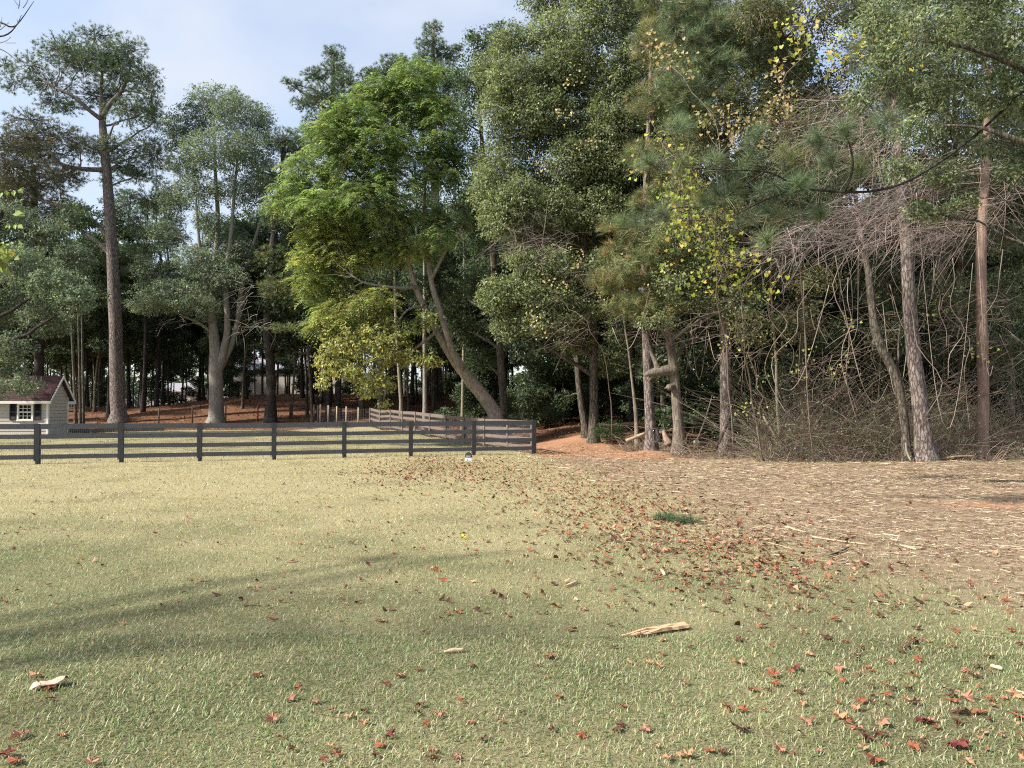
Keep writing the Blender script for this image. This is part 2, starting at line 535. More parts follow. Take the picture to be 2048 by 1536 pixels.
# ------------------------------------------------------------------ ground zones (world space)
def poly_dist(x, y, poly):
    """signed distance to polygon, negative inside"""
    x = np.asarray(x, float); y = np.asarray(y, float)
    d = np.full(x.shape, 1e9); ins = np.zeros(x.shape, bool)
    n = len(poly)
    for i in range(n):
        ax, ay = poly[i]; bx, by = poly[(i + 1) % n]
        ex, ey = bx - ax, by - ay
        h = np.clip(((x - ax) * ex + (y - ay) * ey) / (ex * ex + ey * ey), 0, 1)
        d = np.minimum(d, np.hypot(x - ax - h * ex, y - ay - h * ey))
        c = ((ay > y) != (by > y)) & (x < (bx - ax) * (y - ay) / (by - ay + 1e-12) + ax)
        ins ^= c
    return np.where(ins, -d, d)

def GP(*pts):
    return [tuple(ray_ground(*p)[:2]) for p in pts]

Z_STRAW = GP((1090, 915), (1180, 948), (1320, 985), (1400, 1030), (1490, 1075), (1650, 1115), (1800, 1160), (2080, 1225)) + \
          [(13.0, 4.5), (30, 4.5), (30, 23.5), (16.5, 23.8), (13, 24.5), (9.5, 24.2), (7.6, 26.3), (5, 27.5), (2.5, 29), (1.2, 29)]
Z_CLAY = [(0.5, 29.7), (1.4, 27.4), (4.2, 26.0), (6.3, 26.6), (6.0, 28.4), (4.8, 30.5), (4.1, 34), (3.7, 41), (0.8, 43), (0.0, 34), (0.3, 31)]
Z_WOOD = [(-200, 47.5), (-30, 47.0), (-22.3, 46.5), (-21.0, 47.2), (-13.6, 48.6), (-9.4, 51.5), (-2.5, 37.5), (0.9, 35.5), (3.6, 36), (4.2, 31), (5.9, 28.3),
          (8.0, 26.9), (9.7, 25.2), (11.5, 24.7), (13.5, 25.3), (16.5, 24.4), (30, 24.4), (300, 22), (300, 400), (-200, 400)]
Z_RED = GP((760, 920), (900, 918), (1068, 915), (1200, 960), (1330, 985), (1400, 1040), (1560, 1120), (1700, 1200), (1600, 1180), (1450, 1120), (1320, 1060), (1200, 1010), (1000, 960), (850, 945))

def zones(x, y):
    st = ss(3.2, -3.0, poly_dist(x, y, Z_STRAW))
    cl = ss(0.8, -0.8, poly_dist(x, y, Z_CLAY))
    wd = ss(0.8, -0.8, poly_dist(x, y, Z_WOOD))
    rd = ss(1.6, -0.6, poly_dist(x, y, Z_RED)) * 0.34
    patch = np.exp(-(((x - 8.5) / 1.3) ** 2 + ((y - 13.9) / 0.8) ** 2)) * 0.75 + np.exp(-(((x - 6.8) / 0.9) ** 2 + ((y - 9.3) / 0.4) ** 2)) * 0.8
    cl = np.clip(cl + patch, 0, 1)
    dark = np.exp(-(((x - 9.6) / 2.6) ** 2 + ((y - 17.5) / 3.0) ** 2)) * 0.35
    gr = np.clip(0.74 * ss(16.5, 6.0, y + 0.2 * x + 1.0) + 0.52 * ss(28, 31, y) * ss(48, 43, y)
                 + 0.35 * ss(-2.5, -7, x) * ss(13, 7, y) - 0.12, 0, 1)
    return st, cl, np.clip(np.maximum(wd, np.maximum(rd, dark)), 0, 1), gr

def build_ground():
    xs = np.concatenate([[-1500, -600, -250, -120], np.arange(-80, -16, 2.0), np.arange(-16, 18, 0.28), np.arange(18, 82, 2.0), [120, 250, 600, 1500]])
    ys = np.concatenate([[-600, -120, -40, -12], np.arange(-6, 2, 1.0), np.arange(2, 52, 0.33), np.arange(52, 130, 2.0), [150, 220, 400, 900, 2500]])
    gx, gy = np.meshgrid(xs, ys)
    z = gz(gx, gy)
    V = np.stack([gx, gy, z], -1).reshape(-1, 3)
    ny, nx = gx.shape
    i = (np.arange(ny - 1)[:, None] * nx + np.arange(nx - 1)[None, :])
    q = np.stack([i, i + 1, i + nx + 1, i + nx], -1).reshape(-1, 4)
    b = MB().add(V, q=q)
    o = b.obj('ground', M_GROUND, smooth=True)
    st, cl, wd, gr = zones(V[:, 0], V[:, 1])
    at = o.data.attributes.new('zone', 'FLOAT_COLOR', 'POINT')
    at.data.foreach_set('color', np.stack([st, cl, wd, gr], -1).astype(np.float32).ravel())
    tag(o, 'mown lawn turning to straw, red clay path and leaf litter under the trees', None, None, 'structure')
build_ground()

# ------------------------------------------------------------------ foliage
def unit(v):
    return v / (np.linalg.norm(v, axis=-1, keepdims=True) + 1e-9)

def pick(rng, pal, n, jit=0.18):
    pal = np.asarray(pal, float)
    w = pal[:, 3] / pal[:, 3].sum() if pal.shape[1] == 4 else None
    c = pal[rng.choice(len(pal), n, p=w)][:, :3]
    return np.clip(c * (1 + jit * rng.normal(size=(n, 1))) * (1 + 0.06 * rng.normal(size=(n, 3))), 0.004, 0.9)

def add_leaves(b, rng, pos, dirs, nrm, L, Wd, col, m=0, fold=0.25, tri=False):
    """rhombic leaf blades folded along the midrib: 2 triangles each (tri: one skewed triangle, for far leaves)"""
    n = len(pos)
    d = unit(dirs)
    if tri:
        s = unit(np.cross(d, nrm))
        L = np.broadcast_to(np.asarray(L, float), (n,))[:, None]
        Wd = np.broadcast_to(np.asarray(Wd, float), (n,))[:, None]
        V = np.stack([pos - s * Wd * .25, pos + d * L * .45 + s * Wd * .62, pos + d * L * 1.05 - s * Wd * .2], 1).reshape(-1, 3)
        b.add(V, t=np.arange(n * 3).reshape(-1, 3), c=np.repeat(col, 3, 0), m=m)
        return
    s = unit(np.cross(d, nrm))
    up = np.cross(s, d)
    L = np.broadcast_to(np.asarray(L, float), (n,))[:, None]
    Wd = np.broadcast_to(np.asarray(Wd, float), (n,))[:, None]
    v0 = pos
    v1 = pos + d * L * 0.45 + s * Wd * 0.5 + up * Wd * fold
    v2 = pos + d * L
    v3 = pos + d * L * 0.45 - s * Wd * 0.5 + up * Wd * fold
    V = np.stack([v0, v1, v2, v3], 1).reshape(-1, 3)
    k = np.arange(n)[:, None] * 4
    T = np.concatenate([k + np.array([[0, 1, 2]]), k + np.array([[0, 2, 3]])], 1).reshape(-1, 3)
    b.add(V, t=T, c=np.repeat(col, 4, 0), m=m)

def add_needles(b, rng, pos, axis, L, w, per, col, spread=1.35, m=0):
    """pine tufts: each needle one thin triangle"""
    n = len(pos)
    ax = np.repeat(unit(axis), per, 0)
    r = unit(rng.normal(size=(n * per, 3)))
    r = unit(r - (r * ax).sum(1, keepdims=True) * ax)
    th = spread * np.sqrt(rng.random((n * per, 1)))
    d = ax * np.cos(th) + r * np.sin(th)
    p0 = np.repeat(pos, per, 0) - ax * (rng.random((n * per, 1)) * 0.5 * L)
    ll = L * (0.75 + 0.4 * rng.random((n * per, 1)))
    tip = p0 + d * ll - np.array((0, 0, 1.0)) * ll * 0.12
    s = unit(np.cross(d, rng.normal(size=(n * per, 3)))) * w / 2
    V = np.stack([p0 - s, p0 + s, tip], 1).reshape(-1, 3)
    T = np.arange(n * per * 3).reshape(-1, 3)
    cc = np.repeat(col, per, 0) * (1 + 0.15 * rng.normal(size=(n * per, 1)))
    b.add(V, t=T, c=np.repeat(np.clip(cc, 0.003, 1), 3, 0), m=m)

def ell(rng, n, c, r, shell=2.2):
    d = unit(rng.normal(size=(n, 3)))
    return c + d * (rng.random((n, 1)) ** (1 / shell)) * r

def bez(p0, p1, p2, n):
    t = np.linspace(0, 1, n)[None, :, None]
    return (1 - t) ** 2 * p0[:, None] + 2 * t * (1 - t) * p1[:, None] + t * t * p2[:, None]

def fill_clump(b, rng, c, r, style, S, twigcol):
    """one clump of a crown: sprays on twigs. S: dict of style numbers"""
    area = math.pi * r[0] * r[2]
    pal = S['pal']
    if style == 'pine':
        far = c[1] > 38
        nt = max(4, int(area * S['dens'] * (6.5 if far else 4.4)))
        pos = ell(rng, nt, c, r, 2.4)
        out = unit(pos - (c - np.array((0, 0, r[2] * 0.8))))
        ax = unit(out * 0.8 + np.array((0, 0, 0.55)) + 0.35 * rng.normal(size=(nt, 3)))
        if S.get('droop'):
            ax = unit(out * 0.8 - np.array((0, 0, S['droop'])) + 0.3 * rng.normal(size=(nt, 3)))
        add_needles(b, rng, pos, ax, S['L'] * (.84 if far else 1), S['w'] * (1.5 if far else 1), int(S['per'] * (.62 if far else 1)), pick(rng, pal, nt), S.get('spread', 1.35))
        pos = pos[::3] if far else pos[::2]
        nt = len(pos)
        base = c + (pos - c) * 0.25
        tw = bez(base, base + (pos - base) * 0.5 - np.array((0, 0, 0.12 * r[2])), pos, 4)
        rr = np.linspace(1, 0.5, 4)[None, :] * S.get('twr', 0.012) * np.ones((nt, 1))
        b.twigs(tw, rr, 3, c=np.tile(twigcol, (nt, 1)), m=1)
        return
    sp = S['spray']
    far = c[1] > 27
    ns = max(4, int(area * S['cover'] * (S.get('mul', 3.4) if style == 'broad' else 3.6) / (sp * sp)))
    ctr = ell(rng, ns, c, r, 2.6)
    nt = max(2, int(ns * (0.22 if far else 0.5)))
    cb_ = ctr[:nt]
    base = c + (cb_ - c) * (0.15 + 0.3 * rng.random((nt, 1)))
    tw = bez(base, base + (cb_ - base) * 0.55 + np.array((0, 0, 0.10 * r[2])), cb_, 4)
    rr = np.linspace(1, 0.35, 4)[None, :] * S.get('twr', 0.010) * np.ones((nt, 1))
    b.twigs(tw, rr, 3, c=np.tile(twigcol, (nt, 1)) * (0.8 + 0.4 * rng.random((nt, 1))), m=1)
    tone = (1 + S.get('tone', 0.24) * rng.normal(size=(ns, 1))) * rng.uniform(.86, 1.16)
    if style == 'broad':
        per = S['per']
        n = ns * per
        g = rng.normal(size=(n, 3)) * np.array((1, 1, S.get('flat', 0.55))) * sp * 0.5
        pos = np.repeat(ctr, per, 0) + g
        out = unit(np.repeat(ctr - c, per, 0))
        dirs = unit(rng.normal(size=(n, 3)) * 0.7 + out * 0.6 - np.array((0, 0, S.get('droop', 0.25))))
        face = np.repeat(unit(rng.normal(size=(ns, 3)) * 0.45 + np.array((0, 0, 0.7)) + unit(ctr - c) * 0.75), per, 0)
        nrm = unit(rng.normal(size=(n, 3)) * 0.42 + face)
        col = pick(rng, pal, n) * np.clip(np.repeat(tone, per, 0), 0.45, 1.7)
        k_ = 1.42 if far else 1.15
        add_leaves(b, rng, pos, dirs, nrm, S['L'] * k_ * (0.65 + 0.6 * rng.random(n)), S['W'] * k_ * 1.12 * (0.65 + 0.6 * rng.random(n)), col, tri=far)
    else:                       # compound: drooping rows of leaflets on arching stalks
        rach, prs = S['rach'], S['pairs']
        K = ns * rach
        o = np.repeat(ctr, rach, 0)
        outd = unit(np.repeat(ctr - c, rach, 0) * np.array((1, 1, 0.4)))
        h = unit(rng.normal(size=(K, 3)) * np.array((1, 1, 0.25)) + outd * 0.9)
        ln = S['RL'] * (0.7 + 0.5 * rng.random((K, 1)))
        t = (np.arange(1, prs + 1) / prs)[None, :, None]
        cpts = o[:, None] + h[:, None] * ln[:, None] * t + np.array((0, 0, 1.0)) * (ln[:, None] * (0.32 * t - 0.75 * t * t))
        side = unit(np.cross(h, np.array((0, 0, 1.0))))
        col = np.repeat(pick(rng, pal, K) * np.clip(np.repeat(tone, rach, 0), 0.5, 1.6), prs * 2, 0)
        pos = np.repeat(cpts.reshape(-1, 3), 2, 0)
        sg = np.tile(np.array((1.0, -1.0)), K * prs)[:, None]
        sd = np.repeat(side, prs * 2, 0) * sg
        hd = np.repeat(h, prs * 2, 0)
        n = len(pos)
        d = unit(sd * 0.8 + hd * 0.45 - np.array((0, 0, 0.45)) + 0.2 * rng.normal(size=(n, 3)))
        nr = unit(np.array((0, 0, 1.0)) + 0.35 * rng.normal(size=(n, 3)))
        add_leaves(b, rng, pos, d, nr, S['L'], S['W'], col * (1 + 0.1 * rng.normal(size=(n, 1))), tri=True)

def nearest_attach(paths, c):
    best = None
    for pts in paths:
        n = len(pts)
        k0 = int(n * 0.25)
        for k in range(k0, n):
            p = pts[k]
            dv = c - p[:3]
            hd = math.hypot(dv[0], dv[1])
            cost = np.linalg.norm(dv) + max(0.0, 0.45 * hd - dv[2]) * 1.1
            if best is None or cost < best[0]:
                best = (cost, p)
    return best[1]

def trunk_path(ctrl, n=None):
    c = np.array([np.concatenate([P(px, py, d), [w / 2 / F * d]]) for px, py, d, w in ctrl])
    return spline(c, n or max(8, 5 * len(ctrl)))

def sink(path, flare=1.55):
    """root flare and a foot in the ground for a first trunk path"""
    p = path.copy()
    p[0, 2] = gz(p[0, 0], p[0, 1]) - 0.12
    h = p[:, 2] - p[0, 2]
    p[:, 3] *= 1 + (flare - 1) * np.exp(-h / 0.28)
    e = p[0].copy(); e2 = p[1]
    f = 0.5 * (p[0] + p[1]); f2 = 0.75 * p[0] + 0.25 * p[1]
    hh = np.array([f2[2] - p[0, 2], f[2] - p[0, 2]])
    return np.vstack([p[:1], f2[None], f[None], p[1:]])

def make_tree(name, label, cat, group, paths, clumps, style, S, bark, seed, leafm=None, twigcol=(0.2, 0.17, 0.14),
              limb_r=1.0, sides=10, limbs=True, wob=0.03, limbn=None):
    """paths: list of rows (x,y,z,r); the first starts on the ground. clumps: (centre, radii[, S override])"""
    rng = np.random.default_rng(seed)
    paths = [np.asarray(p, float) for p in paths]
    g0 = paths[0][0].copy()
    paths[0] = sink(paths[0])
    base = np.array((g0[0], g0[1], float(gz(g0[0], g0[1]))))
    root = empty(name, base, label, cat, group)
    tb = MB()
    for p in paths:
        tb.tube(p[:, :3], p[:, 3], sides, wob=wob, rng=rng)
    tb.obj('trunk', bark, root, True, base)
    leafm = leafm or (M_NEEDLE if style == 'pine' else M_LEAF)
    cb = MB()
    for i, cl in enumerate(clumps):
        c, r = np.asarray(cl[0], float), np.asarray(cl[1], float)
        s2 = dict(S); st = style
        if len(cl) > 2:
            s2.update(cl[2]); st = s2.get('style', style)
        if limbs:
            a = nearest_attach(paths, c)
            ln = np.linalg.norm(c - a[:3])
            up = np.array((0, 0, 1.0)) * ln * rng.uniform(-0.05, 0.16)
            m = 0.5 * (a[:3] + c) + up + rng.normal(size=3) * ln * 0.07
            nn = 7
            pts = bez(a[None, :3], m[None], c[None], nn)[0]
            pts[1:-1] += rng.normal(size=(nn - 2, 3)) * ln * 0.018
            r0 = min(a[3] * 0.6, 0.018 + 0.022 * ln) * limb_r
            lb = MB().tube(pts, np.linspace(r0, max(0.008, r0 * 0.25), nn), 6, cap=False)
            lb.obj('limb', bark, root, True, base)
        fill_clump(cb, rng, c, r, st, s2, np.asarray(twigcol))
    if clumps:
        cb.obj('crown', [leafm, M_TWIG], root, False, base)
    return root

def CL(d, *rows, depth=0.9, spread=1.5, seed=0):
    """photograph ellipses (px,py,rx,ry[,dd]) -> world clumps round depth d"""
    rng = np.random.default_rng(seed + 11)
    out = []
    for row in rows:
        extra = row[-1] if isinstance(row[-1], dict) else None
        v = row[:-1] if extra is not None else row
        dd = v[4] if len(v) > 4 else rng.uniform(-1, 1) * spread
        c = P(v[0], v[1], d + dd)
        rx, rz = v[2] / F * d, v[3] / F * d
        r = (rx, depth * 0.5 * (rx + rz), rz)
        out.append((c, r, extra) if extra else (c, r))
    return out

# ------------------------------------------------------------------ shed
def build_shed():
    d0 = 42.0
    cx = X(97, d0); gx = float(gz(cx, d0)) - 0.02
    rz = math.radians(2.5)
    root = empty('garden_shed', (cx, d0, gx), 'beige clapboard shed with a maroon shingle roof and one white shuttered window', 'shed', None, rz)
    # local axes: origin front right corner, -x along the front wall, +y to the back
    LEN, DEP, EAVE, RIDGE = 6.4, 2.05, 2.12, 3.22
    def part(b, name, mat, smooth=False):
        o = b.obj(name, mat, root, smooth); return o
    part(MB().box((-LEN + 0.02, 0.02, 0.05), (-0.02, DEP - 0.02, EAVE)), 'wall_core', M_SIDING)
    part(MB().box((-LEN, 0.0, -0.3), (0, DEP, 0.04)), 'foundation', M_LOG)
    course = 0.19
    mf = mg = None
    # front clapboards
    def board(p0, p1, out):
        """one lapped board: thick lower edge, thin upper edge"""
        p0 = np.array(p0, float); p1 = np.array(p1, float); out = np.array(out, float)
        h = np.array((0, 0, course + 0.012))
        v = [p0, p1, p1 + out * 0.040, p0 + out * 0.040, p0 + h, p1 + h, p1 + h + out * 0.006, p0 + h + out * 0.006]
        q = [(0,1,2,3),(4,7,6,5),(0,4,5,1),(1,5,6,2),(2,6,7,3),(3,7,4,0)]
        return MB().add(v, q=q)
    for k in range(11):
        z = 0.05 + k * course
        part(board((-LEN + 0.1, 0.018, z), (-0.1, 0.018, z), (0, -1, 0)), 'clapboard', M_SIDING)
    k = 0
    while 0.05 + k * course < RIDGE - 0.2:
        z = 0.05 + k * course
        w = DEP
        a0, a1 = 0.1, DEP - 0.1
        if z > EAVE:
            f = (z + course * 0.6 - EAVE) / (RIDGE - EAVE)
            a0, a1 = DEP / 2 * f + 0.02, DEP - DEP / 2 * f - 0.02
        if a1 - a0 > 0.1:
            part(board((-0.018, a0, z), (-0.018, a1, z), (1, 0, 0)), 'clapboard', M_SIDING)
        k += 1
    # gable core
    part(MB().add([(-0.03, 0.05, EAVE), (-0.03, DEP - 0.05, EAVE), (-0.03, DEP / 2, RIDGE - 0.03), (-0.13, 0.05, EAVE), (-0.13, DEP - 0.05, EAVE), (-0.13, DEP / 2, RIDGE - 0.03)],
                  t=[(0, 1, 2), (3, 5, 4)], q=[(0, 3, 4, 1), (1, 4, 5, 2), (2, 5, 3, 0)]), 'gable', M_SIDING)
    for x0, x1, y0, y1 in ((-0.1, 0.014, -0.014, 0.04), (-0.04, 0.014, 0.042, 0.10), (-0.04, 0.014, DEP - 0.1, DEP + 0.012)):
        part(MB().box((x0, y0, 0.0), (x1, y1, EAVE - 0.02)), 'corner_board', M_WHITE)
    # roof: deck, shingle courses, fascia, rakes, soffit
    OV, OVE = 0.27, 0.28
    sl = (RIDGE - EAVE) / (DEP / 2)
    def roof_z(y): return EAVE + 0.06 + sl * (DEP / 2 - abs(y - DEP / 2))
    xl, xr = -LEN - 0.3, OV
    ye = -OVE
    dk = MB()
    for y0, y1 in ((ye, DEP / 2), (DEP + OVE, DEP / 2)):
        z0, z1 = roof_z(y0), roof_z(y1)
        dk.add([(xl, y0, z0), (xr, y0, z0), (xr, y1, z1), (xl, y1, z1), (xl, y0, z0 - 0.05), (xr, y0, z0 - 0.05), (xr, y1, z1 - 0.05), (xl, y1, z1 - 0.05)],
               q=[(0,1,2,3),(7,6,5,4),(0,4,5,1),(1,5,6,2),(3,2,6,7),(0,3,7,4)])
    roof = part(dk, 'roof', M_SHINGLE)
    rng = np.random.default_rng(3)
    sb = MB()
    rows = 12
    for side in (0, 1):
        for r_ in range(rows):
            f0, f1 = r_ / rows, (r_ + 1.15) / rows
            f1 = min(f1, 1.0)
            ya = (ye + f0 * (DEP / 2 - ye)); yb = (ye + f1 * (DEP / 2 - ye))
            if side: ya, yb = DEP - ya, DEP - yb
            x = xl + (0.15 if r_ % 2 else 0)
            while x < xr - 0.02:
                x2 = min(x + 0.30, xr)
                tn = 0.7 + 0.55 * rng.random()
                za, zb = roof_z(ya), roof_z(yb)
                t_ = 0.012 + 0.008 * rng.random()
                sb.add([(x + 0.006, ya, za + t_ + 0.006), (x2 - 0.006, ya, za + t_ + 0.006), (x2 - 0.006, yb, zb + 0.006), (x + 0.006, yb, zb + 0.006),
                        (x + 0.006, ya, za + 0.001), (x2 - 0.006, ya, za + 0.001)], q=[(0, 1, 2, 3), (4, 5, 1, 0)], c=(tn, tn, tn))
                x = x2
    sh = sb.obj('shingles', M_SHINGLE, roof); sh['kind'] = 'stuff'
    part(MB().box((xl, ye - 0.03, roof_z(ye) - 0.15), (xr - 0.03, ye - 0.002, roof_z(ye) - 0.005)), 'fascia', M_WHITE)
    part(MB().box((xl, ye, roof_z(ye) - 0.14), (xr - 0.03, -0.03, roof_z(ye) - 0.115)), 'soffit', M_WHITE)
    for y0, s in ((ye - 0.03, 1), (DEP + OVE + 0.03, -1)):
        y1 = DEP / 2
        z0, z1 = roof_z(y0), roof_z(y1)
        part(MB().add([(xr - 0.03, y0, z0 - 0.13), (xr + 0.012, y0, z0 - 0.13), (xr + 0.012, y1, z1 - 0.12), (xr - 0.03, y1, z1 - 0.12),
                       (xr - 0.03, y0, z0 + 0.012), (xr + 0.012, y0, z0 + 0.012), (xr + 0.012, y1, z1 + 0.02), (xr - 0.03, y1, z1 + 0.02)],
                      q=[(0,3,2,1),(4,5,6,7),(0,1,5,4),(1,2,6,5),(2,3,7,6),(3,0,4,7)]), 'rake_board', M_WHITE)
    part(MB().box((0.0, DEP + 0.0, roof_z(DEP + OVE) - 0.17), (xr - 0.03, DEP + OVE, roof_z(DEP + OVE) + 0.0)), 'eave_return', M_WHITE)
    # sloping soffit boards under the rake overhang
    # window with shutters
    wx0, wx1, wz0, wz1 = -1.62, -0.76, 0.86, 1.76
    yo = -0.02
    win = part(MB().box((wx0 + 0.02, yo - 0.01, wz0 + 0.02), (wx1 - 0.02, yo + 0.03, wz1 - 0.02)), 'window', M_GLASS)
    fr = MB()
    fr.box((wx0, yo - 0.06, wz0), (wx0 + 0.075, yo + 0.02, wz1)).box((wx1 - 0.075, yo - 0.06, wz0), (wx1, yo + 0.02, wz1))
    fr.box((wx0 + 0.077, yo - 0.06, wz1 - 0.075), (wx1 - 0.077, yo + 0.02, wz1))
    fr.box((wx0 - 0.02, yo - 0.09, wz0 - 0.075), (wx1 + 0.02, yo + 0.02, wz0 - 0.002))
    fr.obj('frame', M_WHITE, win)
    ix0, ix1 = wx0 + 0.077, wx1 - 0.077
    iz0, iz1 = wz0, wz1 - 0.077
    zm = 0.5 * (iz0 + iz1)
    for za, zb, yy in ((iz0, zm, yo - 0.02), (zm, iz1, yo - 0.035)):
        sa = MB()
        sa.box((ix0, yy - 0.02, za), (ix0 + 0.035, yy + 0.018, zb)).box((ix1 - 0.035, yy - 0.02, za), (ix1, yy + 0.018, zb))
        sa.box((ix0 + 0.036, yy - 0.02, za), (ix1 - 0.036, yy + 0.018, za + 0.035)).box((ix0 + 0.036, yy - 0.02, zb - 0.035), (ix1 - 0.036, yy + 0.018, zb))
        pw = (ix1 - ix0 - 0.07) / 3
        for j in (1, 2):
            xx = ix0 + 0.035 + pw * j
            sa.box((xx - 0.012, yy - 0.017, za + 0.036), (xx + 0.012, yy + 0.012, zb - 0.036))
        zz = 0.5 * (za + zb)
        for j in range(3):
            xx = ix0 + 0.035 + pw * j
            sa.box((xx + 0.0125, yy - 0.016, zz - 0.012), (xx + pw - 0.0125, yy + 0.011, zz + 0.012))
        sa.obj('sash', M_WHITE, win)
        for r_ in range(2):
            for j in range(3):
                xx = ix0 + 0.035 + pw * j
                z_ = za + 0.036 if r_ == 0 else zz + 0.0125
                z2 = zz - 0.0125 if r_ == 0 else zb - 0.036
                MB().box((xx + 0.0125, yy - 0.003, z_), (xx + pw - 0.0125, yy + 0.003, z2)).obj('pane', M_GLASS, win)
    for sx0 in (wx0 - 0.40, wx1 + 0.05):
        shb = MB()
        x0, x1 = sx0, sx0 + 0.35
        z0, z1 = wz0 - 0.02, wz1 + 0.0
        y = yo - 0.045
        shb.box((x0, y, z0), (x0 + 0.05, yo, z1)).box((x1 - 0.05, y, z0), (x1, yo, z1))
        for za, zb in ((z0, z0 + 0.07), (z0 + 0.42, z0 + 0.48), (z1 - 0.07, z1)):
            shb.box((x0 + 0.051, y, za), (x1 - 0.051, yo, zb))
        z = z0 + 0.075
        while z < z1 - 0.08:
            if not (z0 + 0.40 < z < z0 + 0.48):
                shb.add([(x0 + 0.051, y + 0.004, z), (x1 - 0.051, y + 0.004, z), (x1 - 0.051, y + 0.03, z + 0.034), (x0 + 0.051, y + 0.03, z + 0.034)], q=[(0, 1, 2, 3)])
            z += 0.03
        shb.obj('shutter', M_SHUT, root)
build_shed()

# ------------------------------------------------------------------ fences
def rot_box(b, ctr, ax, w, dep, z0, z1, c=None):
    """upright box: w along ax (2d unit), dep across"""
    ax = np.array(ax); nx = np.array((-ax[1], ax[0]))
    cs = [ctr + s * ax * w / 2 + t * nx * dep / 2 for s, t in ((-1, -1), (1, -1), (1, 1), (-1, 1))]
    v = [(p[0], p[1], z0) for p in cs] + [(p[0], p[1], z1) for p in cs]
    return b.add(v, q=[(0,3,2,1),(4,5,6,7),(0,1,5,4),(1,2,6,5),(2,3,7,6),(3,0,4,7)], c=c)

RT = (1.245, 0.92, 0.605, 0.29)       # tops of the four boards
RH = (0.165, 0.135, 0.135, 0.135)

def board_fence(name, label, pts, matr, matp, face_sign, side_battens=True, seed=1):
    rng = np.random.default_rng(seed)
    pts = [np.asarray(p, float) for p in pts]
    root = empty(name, (pts[0][0], pts[0][1], float(gz(*pts[0]))), label, 'fence')
    o = np.array(root.location)
    ax = unit(pts[-1] - pts[0]); nx = np.array((-ax[1], ax[0])) * face_sign      # nx points to the board side
    gs = [float(gz(p[0], p[1])) for p in pts]
    for i, p in enumerate(pts):
        lean = rng.normal() * 0.008
        b = MB()
        rot_box(b, p - nx * 0.085, ax, 0.125, 0.125, gs[i] - 0.3, gs[i] + RT[0] - 0.01)
        b.obj('post', matp, root, False, o)
        if side_battens:
            b = MB()
            rot_box(b, p + nx * 0.036 - ax * 0.02, ax, 0.15, 0.024, gs[i] + 0.10, gs[i] + RT[0] + 0.008)
            b.obj('face_board', matp, root, False, o)
    for i in range(len(pts) - 1):
        for t, h in zip(RT, RH):
            j = rng.normal(size=2) * 0.006
            a = np.array((*pts[i], gs[i] + t - h / 2 + j[0])); c = np.array((*pts[i + 1], gs[i + 1] + t - h / 2 + j[1]))
            a[:2] += ax * 0.004; c[:2] -= ax * 0.004
            tn = 0.85 + 0.35 * rng.random()
            b = MB().beam(a, c, 0.026, h)
            b.obj('board', matr, root, False, o)
    # welded wire behind the boards
    wb = MB()
    L = np.linalg.norm(pts[-1] - pts[0])
    n = int(L / 0.055)
    s = (np.arange(n) + 0.5) / n
    k = s * (len(pts) - 1)
    i0 = np.minimum(k.astype(int), len(pts) - 2); f = (k - i0)[:, None]
    P_ = np.array(pts); G_ = np.array(gs)
    xy = P_[i0] * (1 - f) + P_[i0 + 1] * f - nx * 0.016
    g = G_[i0] * (1 - f[:, 0]) + G_[i0 + 1] * f[:, 0]
    pp = np.stack([np.column_stack([xy, g + 0.01]), np.column_stack([xy, g + 1.16])], 1)
    wb.twigs(pp, np.full((n, 2), 0.0022), 3)
    for z in np.arange(0.04, 1.18, 0.1):
        row = np.stack([np.column_stack([xy[:-1:8], g[:-1:8] + z]), np.column_stack([xy[np.minimum(np.arange(8, n + 7, 8), n - 1)][:len(xy[:-1:8])], g[np.minimum(np.arange(8, n + 7, 8), n - 1)][:len(xy[:-1:8])] + z])], 1)
        wb.twigs(row, np.full(row.shape[:2], 0.0022), 3)
    w = wb.obj('wire_mesh', M_WIRE, root, False, o); w['kind'] = 'stuff'
    return root

# run facing the camera: post pixels measured in the photograph
A0 = np.array((X(77, 23.8), 23.8)); A1 = np.array((X(1068, 28.96), 28.96))
stepA = (A1 - A0) / 7.0
front_pts = [A0 + stepA * k for k in range(-3, 8)]
board_fence('front_fence', 'black four board fence with wire mesh facing the lawn, nearer run', front_pts, M_RAIL, M_POST_BLK, -1, True, 1)
dB = np.array((-0.42, 0.9)); dB /= np.linalg.norm(dB)
side_pts = [A1 + np.array((0.02, 0.12)) + dB * 2.42 * k for k in range(0, 11)]
side_pts[0] = A1 + dB * 0.16
board_fence('side_fence', 'weathered brown four board fence run going back from the corner post', side_pts, M_OLDRAIL, M_OLDRAIL, 1, True, 2)
side_end = side_pts[-1]

